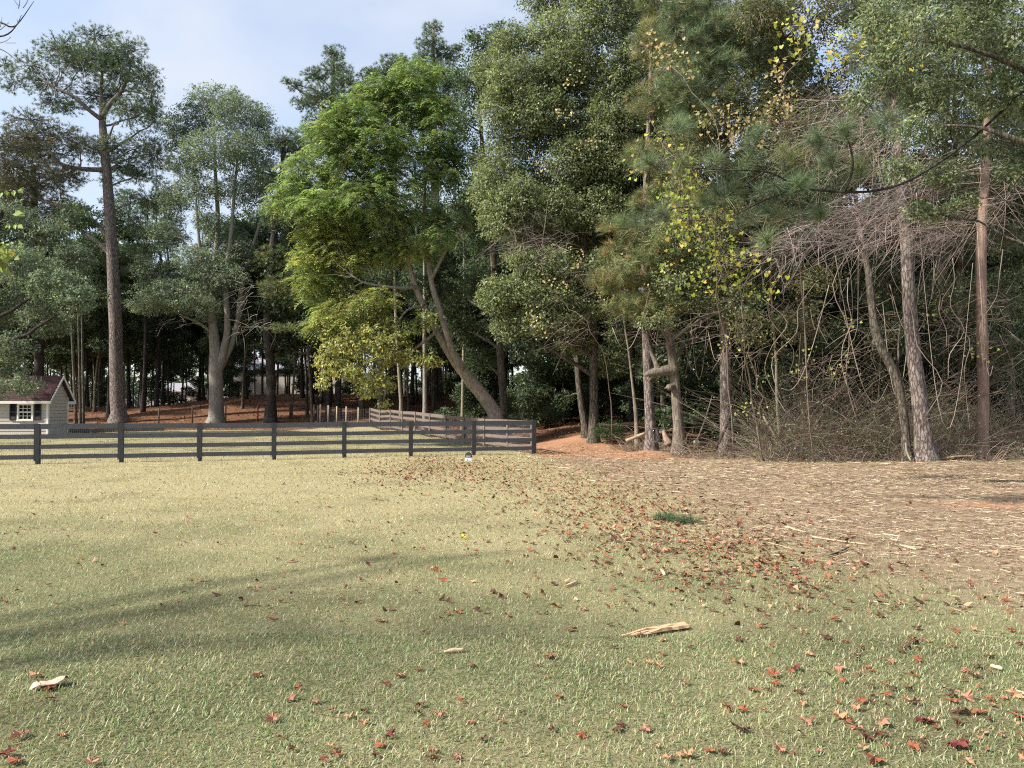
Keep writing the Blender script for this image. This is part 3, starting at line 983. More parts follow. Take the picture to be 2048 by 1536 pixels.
def wire_fence():
    rows = [(717, 51.2), (693, 51.8), (674, 52.4), (657, 53.0), (641, 53.6)]
    p0 = side_end
    root = empty('wire_fence', (p0[0], p0[1], float(gz(*p0))), 'wire fence on pale round posts continuing past the brown board fence', 'fence')
    o = np.array(root.location)
    xy = [side_end] + [np.array((X(px, d), d)) for px, d in rows]
    for p in xy[1:]:
        g = float(gz(p[0], p[1]))
        MB().tube([(p[0], p[1], g - 0.2), (p[0], p[1], g + 0.6), (p[0], p[1], g + 1.28)], [0.06, 0.058, 0.055], 8).obj('post', M_PALE_POST, root, True, o)
    wb = MB()
    for a, b in zip(xy[:-1], xy[1:]):
        ga, gb = float(gz(*a)), float(gz(*b))
        for z in np.arange(0.06, 1.25, 0.11):
            wb.tube([(a[0], a[1], ga + z), (b[0], b[1], gb + z)], [0.0035, 0.0035], 3, cap=False)
        for f in np.arange(0, 1, 0.14):
            q = a + (b - a) * f; g = ga + (gb - ga) * f
            wb.tube([(q[0], q[1], g + 0.05), (q[0], q[1], g + 1.18)], [0.003, 0.003], 3, cap=False)
    w = wb.obj('wire_mesh', M_WIRE, root, False, o); w['kind'] = 'stuff'
    e = xy[-1]
    xy2 = [np.array((X(px, d), d)) for px, d in ((636, 53.9), (628, 54.2), (580, 54.6), (516, 53.6), (452, 53.0), (385, 52.4), (318, 51.8))]
    root = empty('rustic_fence', (xy2[0][0], xy2[0][1], float(gz(*xy2[0]))), 'thin dark post and rail fence in front of the leaf covered bank', 'fence')
    o = np.array(root.location)
    for i, p in enumerate(xy2):
        g = float(gz(p[0], p[1]))
        MB().tube([(p[0], p[1], g - 0.2), (p[0], p[1], g + 0.6), (p[0], p[1], g + 1.2)], [0.055, 0.05, 0.045], 8).obj('post', M_PALE_POST if i < 2 else M_DARK_POST, root, True, o)
    for a, b in zip(xy2[1:3], xy2[2:4]):
        pass
    a, b = xy2[1], xy2[2]
    MB().tube([(a[0], a[1] - 0.05, float(gz(*a)) + 1.12), (b[0], b[1] - 0.05, float(gz(*b)) + 1.10)], [0.045, 0.04], 8).obj('rail', M_DARK_POST, root, True, o)
    wb = MB()
    for a, b in zip(xy2[:-1], xy2[1:]):
        for z in np.arange(0.1, 1.1, 0.2):
            wb.tube([(a[0], a[1], float(gz(*a)) + z), (b[0], b[1], float(gz(*b)) + z)], [0.0035, 0.0035], 3, cap=False)
    w = wb.obj('wire_strands', M_WIRE, root, False, o); w['kind'] = 'stuff'
wire_fence()

def litter_shade_strip():  # solid dark beams added to stand for a shaded strip of leaf litter
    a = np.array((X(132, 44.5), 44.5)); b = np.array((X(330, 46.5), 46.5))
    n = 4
    root = empty('litter_shade_band', (a[0], a[1], float(gz(*a))), 'low dark brown strip added for shaded litter, between the lawn and the leaf litter by the shed', 'shade strip')
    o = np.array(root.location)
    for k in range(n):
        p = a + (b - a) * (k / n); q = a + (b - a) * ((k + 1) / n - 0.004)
        MB().beam((*p, float(gz(*p)) + 0.11), (*q, float(gz(*q)) + 0.11), 0.14, 0.26).obj('shade_beam', M_DARK_POST, root, False, o)
litter_shade_strip()

def small_lamp():
    p = ray_ground(937, 922)
    root = empty('lawn_ornament', (p[0], p[1], p[2]), 'small white and grey lantern shaped object with black arched top beside a fence post', 'lawn ornament')
    MB().box((-0.10, -0.07, 0.0), (0.10, 0.09, 0.10)).box((-0.115, -0.085, 0.0), (-0.045, -0.071, 0.085)).obj('base', M_WHITEP, root)
    MB().box((-0.085, -0.06, 0.101), (0.085, 0.06, 0.215)).obj('body', M_GREYP, root)
    MB().box((-0.06, -0.075, 0.115), (0.06, -0.061, 0.195)).obj('face_panel', M_GREYP, root)
    MB().add([(-0.10, -0.09, 0.216), (0.10, -0.09, 0.216), (0.10, 0.07, 0.216), (-0.10, 0.07, 0.216), (-0.075, -0.07, 0.255), (0.085, -0.07, 0.25), (0.085, 0.05, 0.25), (-0.075, 0.05, 0.255)],
             q=[(0,3,2,1),(4,5,6,7),(0,1,5,4),(1,2,6,5),(2,3,7,6),(3,0,4,7)]).obj('cap', M_BLACKP, root)
    th = np.linspace(0, math.pi, 11)
    MB().tube(np.stack([0.105 * np.cos(th), np.full(11, -0.02), 0.12 + 0.165 * np.sin(th)], 1), np.full(11, 0.014), 6).obj('handle', M_BLACKP, root, True)
small_lamp()

# far pale house and glimpsed white outbuilding beyond the wood
def far_house(px, d, w, dep, h, ridge, z0, label, nwin):
    c = P(px, 768, d)
    root = empty('far_house', (c[0], d, z0), label, 'house')
    b = MB().box((-w / 2, 0, 0), (w / 2, dep, h))
    b.obj('wall', M_SIDING, root)
    MB().add([(-w/2-.4, -.4, h), (w/2+.4, -.4, h), (w/2+.4, dep/2, ridge), (-w/2-.4, dep/2, ridge), (w/2+.4, dep+.4, h), (-w/2-.4, dep+.4, h)],
             q=[(0,1,2,3),(3,2,4,5),(0,5,4,1)], t=[(0,3,5),(1,4,2)]).obj('roof', M_GREYP, root)
    for k in range(nwin):
        x = -w / 2 + (k + 0.5) * w / nwin
        wn = MB().box((x - 0.5, -0.03, h * 0.4), (x + 0.5, 0.02, h * 0.8)).obj('window', M_GLASS, root)
        MB().box((x - 0.6, -0.05, h * 0.4 - 0.1), (x + 0.6, 0.01, h * 0.4 - 0.002)).obj('sill', M_WHITE, wn)
far_house(575, 112, 16, 8, 4.2, 6.6, 3.0, 'pale house glimpsed between dark trunks beyond the leaf covered bank', 4)
far_house(335, 118, 7, 6, 2.6, 4.0, 1.6, 'small pale outbuilding glimpsed through the thin trunks left of the grey tree', 3)

# ------------------------------------------------------------------ trees: named ones seen in the photograph
G_OAK = [(0.165, 0.20, 0.10, 3), (0.22, 0.255, 0.135, 3), (0.31, 0.335, 0.19, 1.7), (0.10, 0.13, 0.07, 1.4)]
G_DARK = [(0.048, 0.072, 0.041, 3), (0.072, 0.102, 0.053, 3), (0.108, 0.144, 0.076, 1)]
G_BLUE = [(0.128, 0.171, 0.119, 3), (0.179, 0.222, 0.154, 3), (0.255, 0.298, 0.208, 1.2)]
G_BRIGHT = [(0.175, 0.25, 0.095, 3), (0.225, 0.295, 0.115, 3), (0.29, 0.335, 0.145, 1.8), (0.11, 0.17, 0.065, 1.2)]
G_YELG = [(0.27, 0.31, 0.10, 3), (0.33, 0.33, 0.11, 2), (0.20, 0.26, 0.09, 2)]
G_YEL = [(0.42, 0.39, 0.14, 3), (0.34, 0.35, 0.13, 3), (0.23, 0.27, 0.10, 3), (0.42, 0.30, 0.10, 0.6)]
G_PINE = [(0.094, 0.147, 0.078, 3), (0.128, 0.186, 0.093, 3), (0.167, 0.196, 0.103, 1)]
G_PINE_BR = [(0.136, 0.136, 0.076, 3), (0.104, 0.128, 0.068, 3), (0.192, 0.144, 0.085, 1)]
G_PINE_OL = [(0.154, 0.196, 0.074, 3), (0.119, 0.168, 0.074, 2), (0.28, 0.238, 0.089, 1.4)]
G_PINE_NEAR = [(0.125, 0.175, 0.10, 3), (0.17, 0.215, 0.115, 3), (0.21, 0.235, 0.11, 1.5)]
G_HEART = [(0.30, 0.30, 0.05, 3), (0.22, 0.27, 0.045, 3), (0.40, 0.34, 0.09, 2), (0.42, 0.30, 0.14, 1)]
G_TAN = [(0.42, 0.33, 0.17, 3), (0.45, 0.30, 0.13, 2), (0.33, 0.30, 0.10, 2)]
G_RO = [(0.155, 0.195, 0.105, 3), (0.205, 0.245, 0.14, 3), (0.28, 0.32, 0.20, 2.2), (0.085, 0.12, 0.06, 1.4)]

def SB(pal, L=0.085, W=0.048, cover=1.1, spray=0.26, per=11, **k):
    return dict(pal=pal, L=L, W=W, cover=cover, spray=spray, per=per, **k)
def SPN(pal, dens=9, L=0.24, w=0.012, per=26, **k):
    return dict(pal=pal, dens=dens, L=L, w=w, per=per, **k)

# tall pine on the left
d = 54.0
make_tree('pine_tree', 'tall lone pine with a bare straight trunk standing behind the fence beside the shed', 'pine tree', None,
    [trunk_path([(238, 848, d, 30), (234, 740, d, 27), (229, 600, d, 24), (222, 470, d, 21), (214, 350, d, 18), (206, 260, d, 15), (204, 200, d + .3, 11)], 28),
     trunk_path([(205, 235, d, 11), (222, 205, d - .5, 9), (246, 178, d - 1, 7), (262, 130, d - 1, 4)], 9),
     trunk_path([(205, 240, d, 10), (180, 222, d - .6, 8), (150, 195, d - 1, 7), (110, 175, d - 1.2, 4)], 9),
     trunk_path([(212, 340, d, 11), (165, 338, d - .8, 9), (125, 330, d - 1.5, 7), (98, 300, d - 2, 4)], 9)],
    CL(d, (120, 95, 55, 32), (190, 72, 55, 26), (255, 95, 40, 36), (60, 130, 48, 28), (165, 130, 65, 36), (245, 150, 60, 40), (95, 165, 60, 24),
       (300, 190, 32, 40), (30, 165, 36, 24), (185, 190, 55, 30), (255, 225, 55, 34), (140, 215, 50, 16), (200, 110, 60, 30), (310, 240, 22, 30), (10, 130, 24, 20),
       (60, 270, 60, 34, -1.5, dict(pal=G_PINE_BR)), (20, 330, 60, 44, -1, dict(pal=G_PINE_BR)), (105, 305, 55, 30, -1.5, dict(pal=G_PINE_BR)), (160, 285, 45, 26, -1, dict(pal=G_PINE_BR)),
       (70, 370, 62, 32, -.5, dict(pal=G_PINE_BR)), (30, 410, 60, 30, 0, dict(pal=G_PINE_BR)), (225, 290, 55, 26), (285, 290, 45, 34), (275, 350, 50, 24, 1), (120, 400, 30, 20, 1, dict(pal=G_PINE_BR)), (150, 110, 60, 40), (225, 120, 60, 40), (290, 150, 40, 40), (110, 200, 50, 30), (230, 190, 60, 40), (300, 220, 36, 40), (20, 290, 60, 36, -2, dict(pal=G_PINE_BR)), (120, 270, 60, 30, -1, dict(pal=G_PINE_BR)), (190, 300, 60, 30), (250, 330, 60, 36, 1), (310, 310, 40, 40, 1), (60, 240, 60, 24, -1, dict(pal=G_PINE_BR)), (140, 350, 50, 24, -1, dict(pal=G_PINE_BR)), (300, 400, 50, 30, 1), (0, 380, 50, 40, 0, dict(pal=G_PINE_BR)), seed=1),
    'pine', SPN(G_PINE, 5.2, 0.31, 0.015, 26, twr=0.02), M_PINE, 101, twigcol=(0.12, 0.10, 0.09))

# dark broadleaved trees behind the shed
d = 40.0
make_tree('oak_tree', 'dark leafy tree overhanging the roof of the shed at the left edge', 'tree', None,
    [trunk_path([(-40, 880, d, 30), (-36, 700, d, 26), (-25, 560, d, 22), (-10, 470, d, 14), (5, 420, d, 8)])],
    CL(d, (20, 440, 70, 40), (90, 470, 60, 36), (140, 520, 46, 40), (40, 530, 70, 44), (110, 570, 60, 40), (20, 610, 60, 44), (90, 640, 60, 36), (150, 600, 40, 36),
       (-40, 480, 60, 60), (-50, 600, 60, 60), (20, 690, 50, 26), (48, 770, 34, 24, -0.5), (20, 735, 40, 26), (-10, 780, 30, 20), seed=2),
    'broad', SB(G_BLUE, 0.10, 0.055, 1.15), M_PINE_DARK, 102)
d = 56.0
make_tree('pine_tree', 'dark trunked pine standing directly behind the shed roof', 'pine tree', None,
    [trunk_path([(80, 815, d, 19), (78, 700, d, 17), (75, 600, d, 16), (70, 450, d, 14), (66, 330, d, 10)])],
    CL(d, (60, 300, 60, 40), (30, 360, 60, 40), (110, 350, 60, 40), (60, 420, 60, 36), (130, 420, 50, 30), (0, 420, 50, 40), seed=3),
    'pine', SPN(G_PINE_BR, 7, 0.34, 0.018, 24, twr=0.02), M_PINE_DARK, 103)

# grey many stemmed tree
d = 53.5
greyp = [trunk_path([(432, 850, d, 30), (433, 790, d, 27), (432, 740, d, 26), (430, 690, d, 22), (424, 620, d, 14), (428, 540, d + .4, 11), (436, 450, d + .5, 9), (430, 330, d + .6, 6), (428, 240, d + .5, 3)], 30),
         trunk_path([(436, 745, d, 17), (448, 700, d - .2, 15), (455, 650, d - .3, 12), (452, 560, d - .3, 10), (462, 470, d - .4, 8), (470, 370, d - .4, 5), (480, 270, d, 3)], 20),
         trunk_path([(440, 735, d, 15), (462, 690, d + .2, 13), (476, 640, d + .4, 11), (486, 560, d + .5, 9), (510, 480, d + .6, 7), (528, 420, d + .8, 4)], 16),
         trunk_path([(426, 640, d, 9), (410, 560, d - .5, 8), (398, 480, d - .6, 6), (392, 400, d - .8, 4)], 12)]
make_tree('hardwood_tree', 'pale grey smooth barked tree forking low into several upright stems', 'tree', None, greyp,
    CL(d, (430, 200, 62, 36), (390, 245, 52, 40), (475, 235, 60, 46), (440, 300, 80, 44), (375, 320, 44, 44), (505, 300, 44, 44), (350, 400, 36, 40), (400, 380, 50, 36),
       (480, 380, 60, 40), (520, 360, 30, 50), (330, 470, 50, 40), (450, 480, 50, 36), (480, 510, 46, 36), (300, 540, 44, 34), (350, 585, 90, 26, -1.5), (440, 555, 60, 26, -1.5),
       (310, 610, 60, 20, -1.5), (390, 520, 46, 30), (385, 610, 60, 20, -2), (520, 240, 30, 36), (345, 260, 26, 40), (420, 440, 34, 24), seed=4),
    'broad', SB(G_BLUE, 0.10, 0.055, 1.0, twr=0.013), M_GREY, 104, twigcol=(0.26, 0.24, 0.21))

# pines rising behind the bright tree
d = 62.0
make_tree('pine_tree', 'pine with a spiky top rising between the grey tree and the bright green tree', 'pine tree', None,
    [trunk_path([(652, 800, d, 22), (655, 600, d, 20), (660, 400, d, 17), (664, 250, d, 12), (667, 110, d, 5)])],
    CL(d, (667, 105, 26, 18), (672, 140, 38, 24), (690, 165, 30, 26), (630, 150, 30, 18), (592, 170, 24, 12), (645, 190, 44, 26), (610, 205, 34, 18), (700, 210, 40, 30), (570, 160, 10, 8),
       (650, 240, 50, 24), (625, 270, 40, 26), (700, 260, 40, 36), seed=5),
    'pine', SPN(G_PINE, 8, 0.36, 0.018, 26, twr=0.02), M_PINE, 105, twigcol=(0.12, 0.10, 0.09))
d = 66.0
make_tree('pine_tree', 'pine whose narrow top pokes above the bright green tree near the middle', 'pine tree', None,
    [trunk_path([(872, 790, d, 22), (871, 500, d, 19), (868, 250, d, 13), (866, 60, d, 4)])],
    CL(d, (866, 55, 22, 16), (862, 85, 36, 18), (892, 110, 36, 20), (850, 120, 30, 20), (880, 145, 46, 24), (915, 95, 14, 10), (840, 160, 40, 30), (910, 170, 36, 30), (870, 210, 50, 40), seed=6),
    'pine', SPN(G_PINE, 8, 0.38, 0.019, 26, twr=0.02), M_PINE, 106, twigcol=(0.12, 0.10, 0.09))
d = 64.0
make_tree('pine_tree', 'low topped pine peeping over the crown of the bright green tree', 'pine tree', None,
    [trunk_path([(786, 790, d, 20), (786, 400, d, 16), (788, 130, d, 5)])],
    CL(d, (788, 122, 34, 16), (770, 145, 40, 22), (812, 150, 30, 24), (740, 150, 26, 18), (780, 190, 60, 34), (730, 190, 36, 26), seed=7),
    'pine', SPN(G_PINE, 8, 0.36, 0.019, 26, twr=0.02), M_PINE, 107)
d = 53.0
make_tree('pine_tree', 'olive needled pine with a dark flaking trunk right of the grey tree', 'pine tree', None,
    [trunk_path([(542, 812, d, 19), (541, 740, d, 17), (534, 640, d, 15), (545, 500, d, 14), (560, 380, d, 11), (570, 270, d, 6)])],
    CL(d, (565, 285, 44, 34), (600, 300, 44, 40), (545, 350, 34, 34), (600, 380, 46, 36), (555, 430, 40, 34), (590, 470, 44, 30), (545, 515, 36, 30, 0, dict(pal=G_PINE_OL)), (590, 540, 44, 30, 0, dict(pal=G_PINE_OL)),
       (555, 575, 44, 26, -1, dict(pal=G_PINE_OL)), (600, 600, 40, 24, -1, dict(pal=G_PINE_OL)), (565, 655, 42, 9, -3, dict(pal=G_PINE_OL)), (620, 440, 40, 60, 1), seed=8),
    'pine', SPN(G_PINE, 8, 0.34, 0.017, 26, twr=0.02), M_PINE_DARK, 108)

# leaning bright green tree in the middle
d = 36.0
lean = [trunk_path([(996, 836, d, 31), (972, 800, d, 27), (944, 765, d, 25), (915, 728, d, 22), (886, 686, d - .2, 15), (862, 640, d - .4, 13), (842, 600, d - .6, 12), (826, 560, d - .8, 10), (815, 520, d - 1, 8),
                    (795, 440, d - 1.2, 6), (780, 350, d - 1.4, 4), (770, 260, d - 1.4, 3)], 40),
        trunk_path([(926, 738, d - .1, 17), (904, 700, d - .4, 14), (890, 655, d - .6, 13), (876, 610, d - .7, 12), (864, 570, d - .8, 11), (855, 510, d - .8, 9), (848, 450, d - .6, 7), (850, 370, d - .4, 5), (845, 260, d, 3)], 28),
        trunk_path([(832, 574, d - .8, 8), (800, 576, d - 1.2, 6), (765, 572, d - 1.5, 5), (730, 566, d - 1.8, 4), (705, 552, d - 2, 2)], 12),
        trunk_path([(862, 560, d - .8, 8), (890, 505, d - 1, 6), (915, 470, d - 1.2, 4), (930, 440, d - 1.2, 2)], 10),
        trunk_path([(876, 660, d - .4, 7), (840, 690, d - 1, 5), (795, 715, d - 1.6, 4), (750, 722, d - 2, 3)], 12),
        trunk_path([(850, 610, d - .6, 6), (815, 620, d - 1.2, 4), (790, 650, d - 1.6, 3), (770, 650, d - 1.8, 2)], 10)]
YG = dict(pal=G_YELG); YL = dict(style='broad', pal=G_YEL, L=0.10, W=0.06, cover=0.62, spray=0.22, per=10, flat=0.5, droop=0.5)
make_tree('leaning_tree', 'bright green and yellow tree leaning left on a bent double trunk at the fence', 'tree', None, lean,
    CL(d - 1, (835, 150, 56, 30), (770, 180, 56, 28), (700, 225, 56, 34), (825, 215, 76, 40), (880, 240, 40, 54), (655, 265, 46, 34), (745, 280, 76, 36), (830, 300, 60, 28),
       (615, 335, 54, 34), (690, 350, 64, 34), (588, 388, 46, 32), (640, 410, 60, 34), (862, 350, 46, 26), (790, 370, 56, 24), (730, 395, 66, 32), (890, 320, 30, 40), (780, 230, 60, 40),
       (690, 300, 50, 34), (555, 410, 24, 20), (760, 330, 50, 26),
       (680, 450, 60, 44, 0, YG), (750, 450, 66, 34), (830, 432, 56, 24), (905, 440, 42, 16), (635, 470, 40, 34, 0, YG), (700, 510, 60, 34, 0, YG), (825, 500, 46, 26, 0, YG), (880, 470, 30, 20),
       (650, 560, 46, 34), (640, 600, 34, 24), (770, 500, 50, 30, 0, YG), (620, 520, 36, 30, 0, YG), (660, 500, 40, 36, 0, YG),
       (690, 680, 52, 36, -1.5, YL), (745, 690, 56, 40, -1.5, YL), (662, 720, 34, 32, -1.5, YL), (705, 745, 46, 22, -1.5, YL), (760, 765, 28, 34, -1.5, YL), (835, 722, 44, 18, -1, YL), (790, 705, 42, 30, -1, YL),
       (735, 640, 56, 30, -1, dict(YL, pal=G_PINE_OL)), (680, 630, 40, 30, -1, YG), (768, 806, 10, 14, -1.5, YL), (638, 650, 24, 18, -1, YG), (720, 615, 40, 22, -1.2, YL), (650, 765, 16, 16, -1.5, YL), (728, 775, 16, 24, -1.5, YL), (800, 660, 40, 20, -1, dict(YL, pal=G_YELG)), (660, 640, 36, 26, -1.2, dict(YL, pal=G_YELG)), (755, 600, 44, 24, -1, YG), (610, 560, 26, 22, -.5, YG), (850, 640, 26, 20, -.5, dict(YL, pal=G_YELG)), (700, 590, 50, 30, 0, dict(YL, pal=G_PINE_OL)), (880, 560, 36, 40, 1.5, dict(pal=G_DARK)), seed=9),
    'compound', dict(pal=G_BRIGHT, L=0.15, W=0.055, cover=0.80, spray=0.30, rach=4, pairs=7, RL=0.50, twr=0.010), M_LEAN, 109, twigcol=(0.26, 0.24, 0.2), sides=12)

# big evergreen right of centre
d = 33.0
big = [trunk_path([(1187, 866, d, 21), (1188, 800, d, 18), (1187, 720, d, 17), (1184, 640, d + .2, 15), (1175, 540, d + .3, 13), (1160, 430, d + .3, 11), (1140, 300, d + .3, 8), (1125, 170, d + .3, 5), (1120, 80, d + .3, 3)], 36),
       trunk_path([(1183, 640, d + .2, 10), (1120, 560, d - .4, 8), (1070, 480, d - .8, 6), (1030, 380, d - 1, 4)], 12)]
make_tree('evergreen_oak', 'large olive green evergreen tree with vines at the mouth of the clay path', 'tree', None, big,
    CL(d, (1030, 85, 56, 40), (1115, 70, 66, 56), (985, 140, 46, 44), (1195, 50, 60, 50), (1080, 165, 76, 54), (1165, 165, 76, 60), (1000, 225, 46, 54), (1255, 130, 60, 56), (1060, 270, 76, 54), (1150, 265, 76, 56),
       (1235, 250, 66, 56), (1000, 330, 54, 54), (1080, 370, 76, 54), (1005, 430, 50, 54), (1170, 365, 66, 60), (1060, 470, 60, 30), (1130, 460, 50, 40, 1), (1240, 350, 50, 60, 1), (1190, 470, 60, 50, 1),
       (1025, 580, 66, 34, -1.5), (1095, 605, 66, 34, -1.5), (995, 600, 38, 30, -1.5), (1075, 645, 56, 26, -1.5), (1125, 555, 56, 36, -1), (1175, 610, 50, 36, -1), (1040, 515, 36, 24), (1150, 680, 40, 30, 0),
       (1010, 660, 30, 26, -1), (1190, -20, 70, 50), (1090, -10, 60, 50), (1270, 30, 50, 60), (1110, 420, 60, 46, -.8), (1040, 400, 60, 50, -.8), (1200, 420, 60, 50, -.8), (1090, 530, 70, 34, -1.2), (1210, 540, 50, 40, -1.2), (1150, 320, 60, 50, -.8), (1080, 220, 70, 50, -.6), (1230, 330, 50, 50, -.6), (970, 380, 34, 50), (1140, 130, 70, 50, -.5), (1230, 200, 60, 50, -.5), (1030, 160, 60, 50, -.5), (1120, 640, 56, 28, -1.5), seed=10),
    'broad', SB(G_OAK, 0.085, 0.048, 1.75, 0.24, 11, twr=0.010), M_OAK, 110, twigcol=(0.22, 0.18, 0.15))
d = 38.0
make_tree('hardwood_tree', 'blue green tree with an upright twiggy top behind the big evergreen', 'tree', None,
    [trunk_path([(1010, 850, d, 16), (1000, 700, d, 15), (985, 500, d, 13), (965, 300, d, 9), (955, 120, d, 4)])],
    CL(d, (958, 95, 30, 40), (1000, 75, 30, 36), (940, 160, 34, 50), (985, 170, 40, 50), (925, 240, 34, 50), (950, 320, 40, 50), (930, 400, 40, 50), (960, 470, 44, 44), (905, 330, 26, 60),
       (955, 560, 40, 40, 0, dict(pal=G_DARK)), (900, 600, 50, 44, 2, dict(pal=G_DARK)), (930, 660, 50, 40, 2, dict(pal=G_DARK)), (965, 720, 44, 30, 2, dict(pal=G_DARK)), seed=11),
    'broad', SB([(0.08, 0.12, 0.06, 3), (0.11, 0.16, 0.08, 2), (0.06, 0.085, 0.045, 2)], 0.10, 0.055, 1.1), M_OAK, 111)

# trunks along the right hand wood edge
d = 34.0
make_tree('hardwood_tree', 'grey trunk leaning slightly beside the clay path, just left of the straight pale trunk', 'tree', None,
    [trunk_path([(1172, 862, d + .6, 15), (1160, 790, d + .6, 13), (1153, 710, d + .6, 12), (1146, 600, d + .8, 11), (1150, 450, d + 1, 8), (1160, 300, d + 1, 5)])],
    CL(d + 1, (1150, 720, 34, 24), (1120, 690, 30, 20), (1170, 420, 60, 50), (1210, 300, 60, 60), (1130, 800, 20, 24), seed=12),
    'broad', SB(G_DARK, 0.085, 0.048, 1.0), M_OAK, 112)
d = 31.5
make_tree('sapling', 'slim pale sapling with a rubbed orange foot left of the reddish plated pine', 'sapling', None,
    [trunk_path([(1274, 868, d, 9), (1271, 820, d, 8), (1264, 760, d, 5), (1257, 700, d, 4.4), (1248, 640, d, 3.6), (1240, 540, d, 2.4)])],
    CL(d, (1240, 560, 26, 26), (1255, 620, 24, 20), seed=13), 'broad', SB(G_OAK, 0.085, 0.05, 0.9), M_SAP, 113)
d = 29.0
make_tree('pine_tree', 'reddish plated pine trunk on the clay mound beside the broken limbed tree', 'pine tree', None,
    [trunk_path([(1303, 884, d, 24), (1299, 820, d, 20), (1296, 740, d, 19), (1293, 660, d, 18), (1290, 560, d, 17), (1292, 400, d, 14), (1300, 200, d, 10), (1305, 40, d, 6)], 34)],
    CL(d, (1290, 480, 54, 36, 1), (1330, 560, 50, 30, 1), (1330, 330, 50, 40, 1.5), (1310, 200, 60, 40), (1360, 120, 60, 44), (1310, 80, 60, 44), (1340, 10, 70, 44), (1230, 560, 50, 26, -1), (1250, 610, 50, 22, -1.5), (1290, 630, 40, 20, -1), (1220, 500, 30, 20, -1), (1310, -60, 80, 44), (1300, 560, 40, 26, -1.6), (1270, 470, 44, 26, -1.6), (1300, 400, 44, 30, -1.6), (1285, 310, 44, 34, -1.6), (1330, 610, 40, 22, -1.8), (1210, 560, 40, 22, -1.6), (1240, 450, 44, 26, -1.8), (1340, 520, 54, 30, -2), (1400, 560, 50, 24, -2), (1250, 540, 54, 28, -2), (1310, 500, 60, 30, -2.2), (1360, 450, 50, 26, -2), (1280, 600, 54, 20, -2), seed=14),
    'pine', SPN([(0.20, 0.23, 0.10, 3), (0.25, 0.25, 0.11, 2), (0.30, 0.24, 0.11, 1.0), (0.13, 0.17, 0.08, 1.5)], 13, 0.32, 0.012, 34, twr=0.008), M_PINE, 114)
d = 28.0
stub = [trunk_path([(1359, 893, d, 28), (1357, 850, d, 22), (1353, 800, d, 20), (1350, 765, d, 19), (1347, 735, d, 20), (1341, 690, d, 17), (1338, 640, d, 15), (1340, 540, d, 12), (1350, 400, d, 9), (1360, 250, d, 6)], 34)]
st = make_tree('hardwood_tree', 'brown trunk with a thick broken limb stub sticking out left at chest height', 'tree', None, stub,
    CL(d + 1, (1345, 470, 50, 50), (1390, 380, 60, 50), (1370, 260, 60, 60), (1420, 480, 60, 50), (1400, 160, 60, 60), (1440, 280, 60, 60), (1400, 60, 70, 50), (1460, 600, 50, 40, 2), (1420, 640, 40, 30, 2), (1340, 480, 50, 40, -2.5), (1350, 560, 50, 36, -2.5), (1310, 640, 40, 22, -2.8), (1440, 520, 50, 40, -2.8), (1480, 600, 50, 36, -2.8), (1420, 450, 50, 40, -2.8), (1370, 400, 50, 40, -2.5), (1400, 600, 44, 26, -2.2), (1350, 300, 50, 40, -2), seed=15),
    'broad', SB(G_OAK, 0.085, 0.048, 1.0), M_BROWN, 115)
so = np.array(st.location)
b = MB(); p = trunk_path([(1352, 741, d, 26), (1332, 741, d - .1, 23), (1312, 744, d - .15, 18), (1296, 748, d - .2, 12), (1290, 750, d - .2, 6)], 10)
b.tube(p[:, :3], p[:, 3], 9, wob=0.07, rng=RNG)
p = trunk_path([(1318, 743, d - .15, 14), (1310, 722, d - .15, 10), (1303, 706, d - .1, 7), (1299, 690, d - .1, 5)], 8); b.tube(p[:, :3], p[:, 3], 7, wob=0.05, rng=RNG)
p = trunk_path([(1308, 747, d - .2, 9), (1301, 757, d - .2, 6), (1296, 765, d - .2, 1.5)], 5); b.tube(p[:, :3], p[:, 3], 6)
b.obj('broken_limb', M_BROWN, st, True, so)
b = MB(); p = trunk_path([(1350, 772, d, 16), (1342, 774, d - .15, 14), (1337, 775, d - .3, 12)], 5); b.tube(p[:, :3], p[:, 3], 9, wob=0.08, rng=RNG)
p = trunk_path([(1341, 776, d - .2, 7), (1333, 776, d - .25, 4), (1328, 777, d - .25, 1)], 5); b.tube(p[:, :3], p[:, 3], 6)
b.obj('limb_stub', M_BROWN, st, True, so)
d = 27.6
make_tree('pine_tree', 'stout grey plated pine trunk right of the broken limbed tree', 'pine tree', None,
    [trunk_path([(1453, 905, d, 27), (1452, 840, d, 23), (1451, 760, d, 22), (1450, 660, d, 21), (1448, 540, d, 19), (1450, 350, d, 16), (1455, 150, d, 11), (1458, 0, d, 8)], 34)],
    CL(d, (1440, 90, 60, 40, -1), (1400, 160, 50, 36, -1), (1480, 30, 60, 40, -1), (1420, 20, 60, 36, 1), (1500, 120, 50, 40, 1), (1400, 240, 44, 36, -1), (1540, 60, 50, 40, 0), (1480, -50, 80, 40), (1360, 60, 40, 36, -1.5), (1430, 130, 60, 40, -2), (1380, 190, 50, 34, -2), (1460, 190, 50, 34, -2), (1500, 60, 60, 40, -2), (1390, 80, 50, 36, -2), (1540, 20, 60, 40, -2), (1360, 20, 50, 30, -2), (1430, 60, 50, 30, -2), (1410, 230, 50, 30, -2), (1350, 160, 40, 36, -2), seed=16),
    'pine', SPN(G_PINE_NEAR, 9, 0.36, 0.013, 46, twr=0.01), M_PINE, 116)
d = 26.4
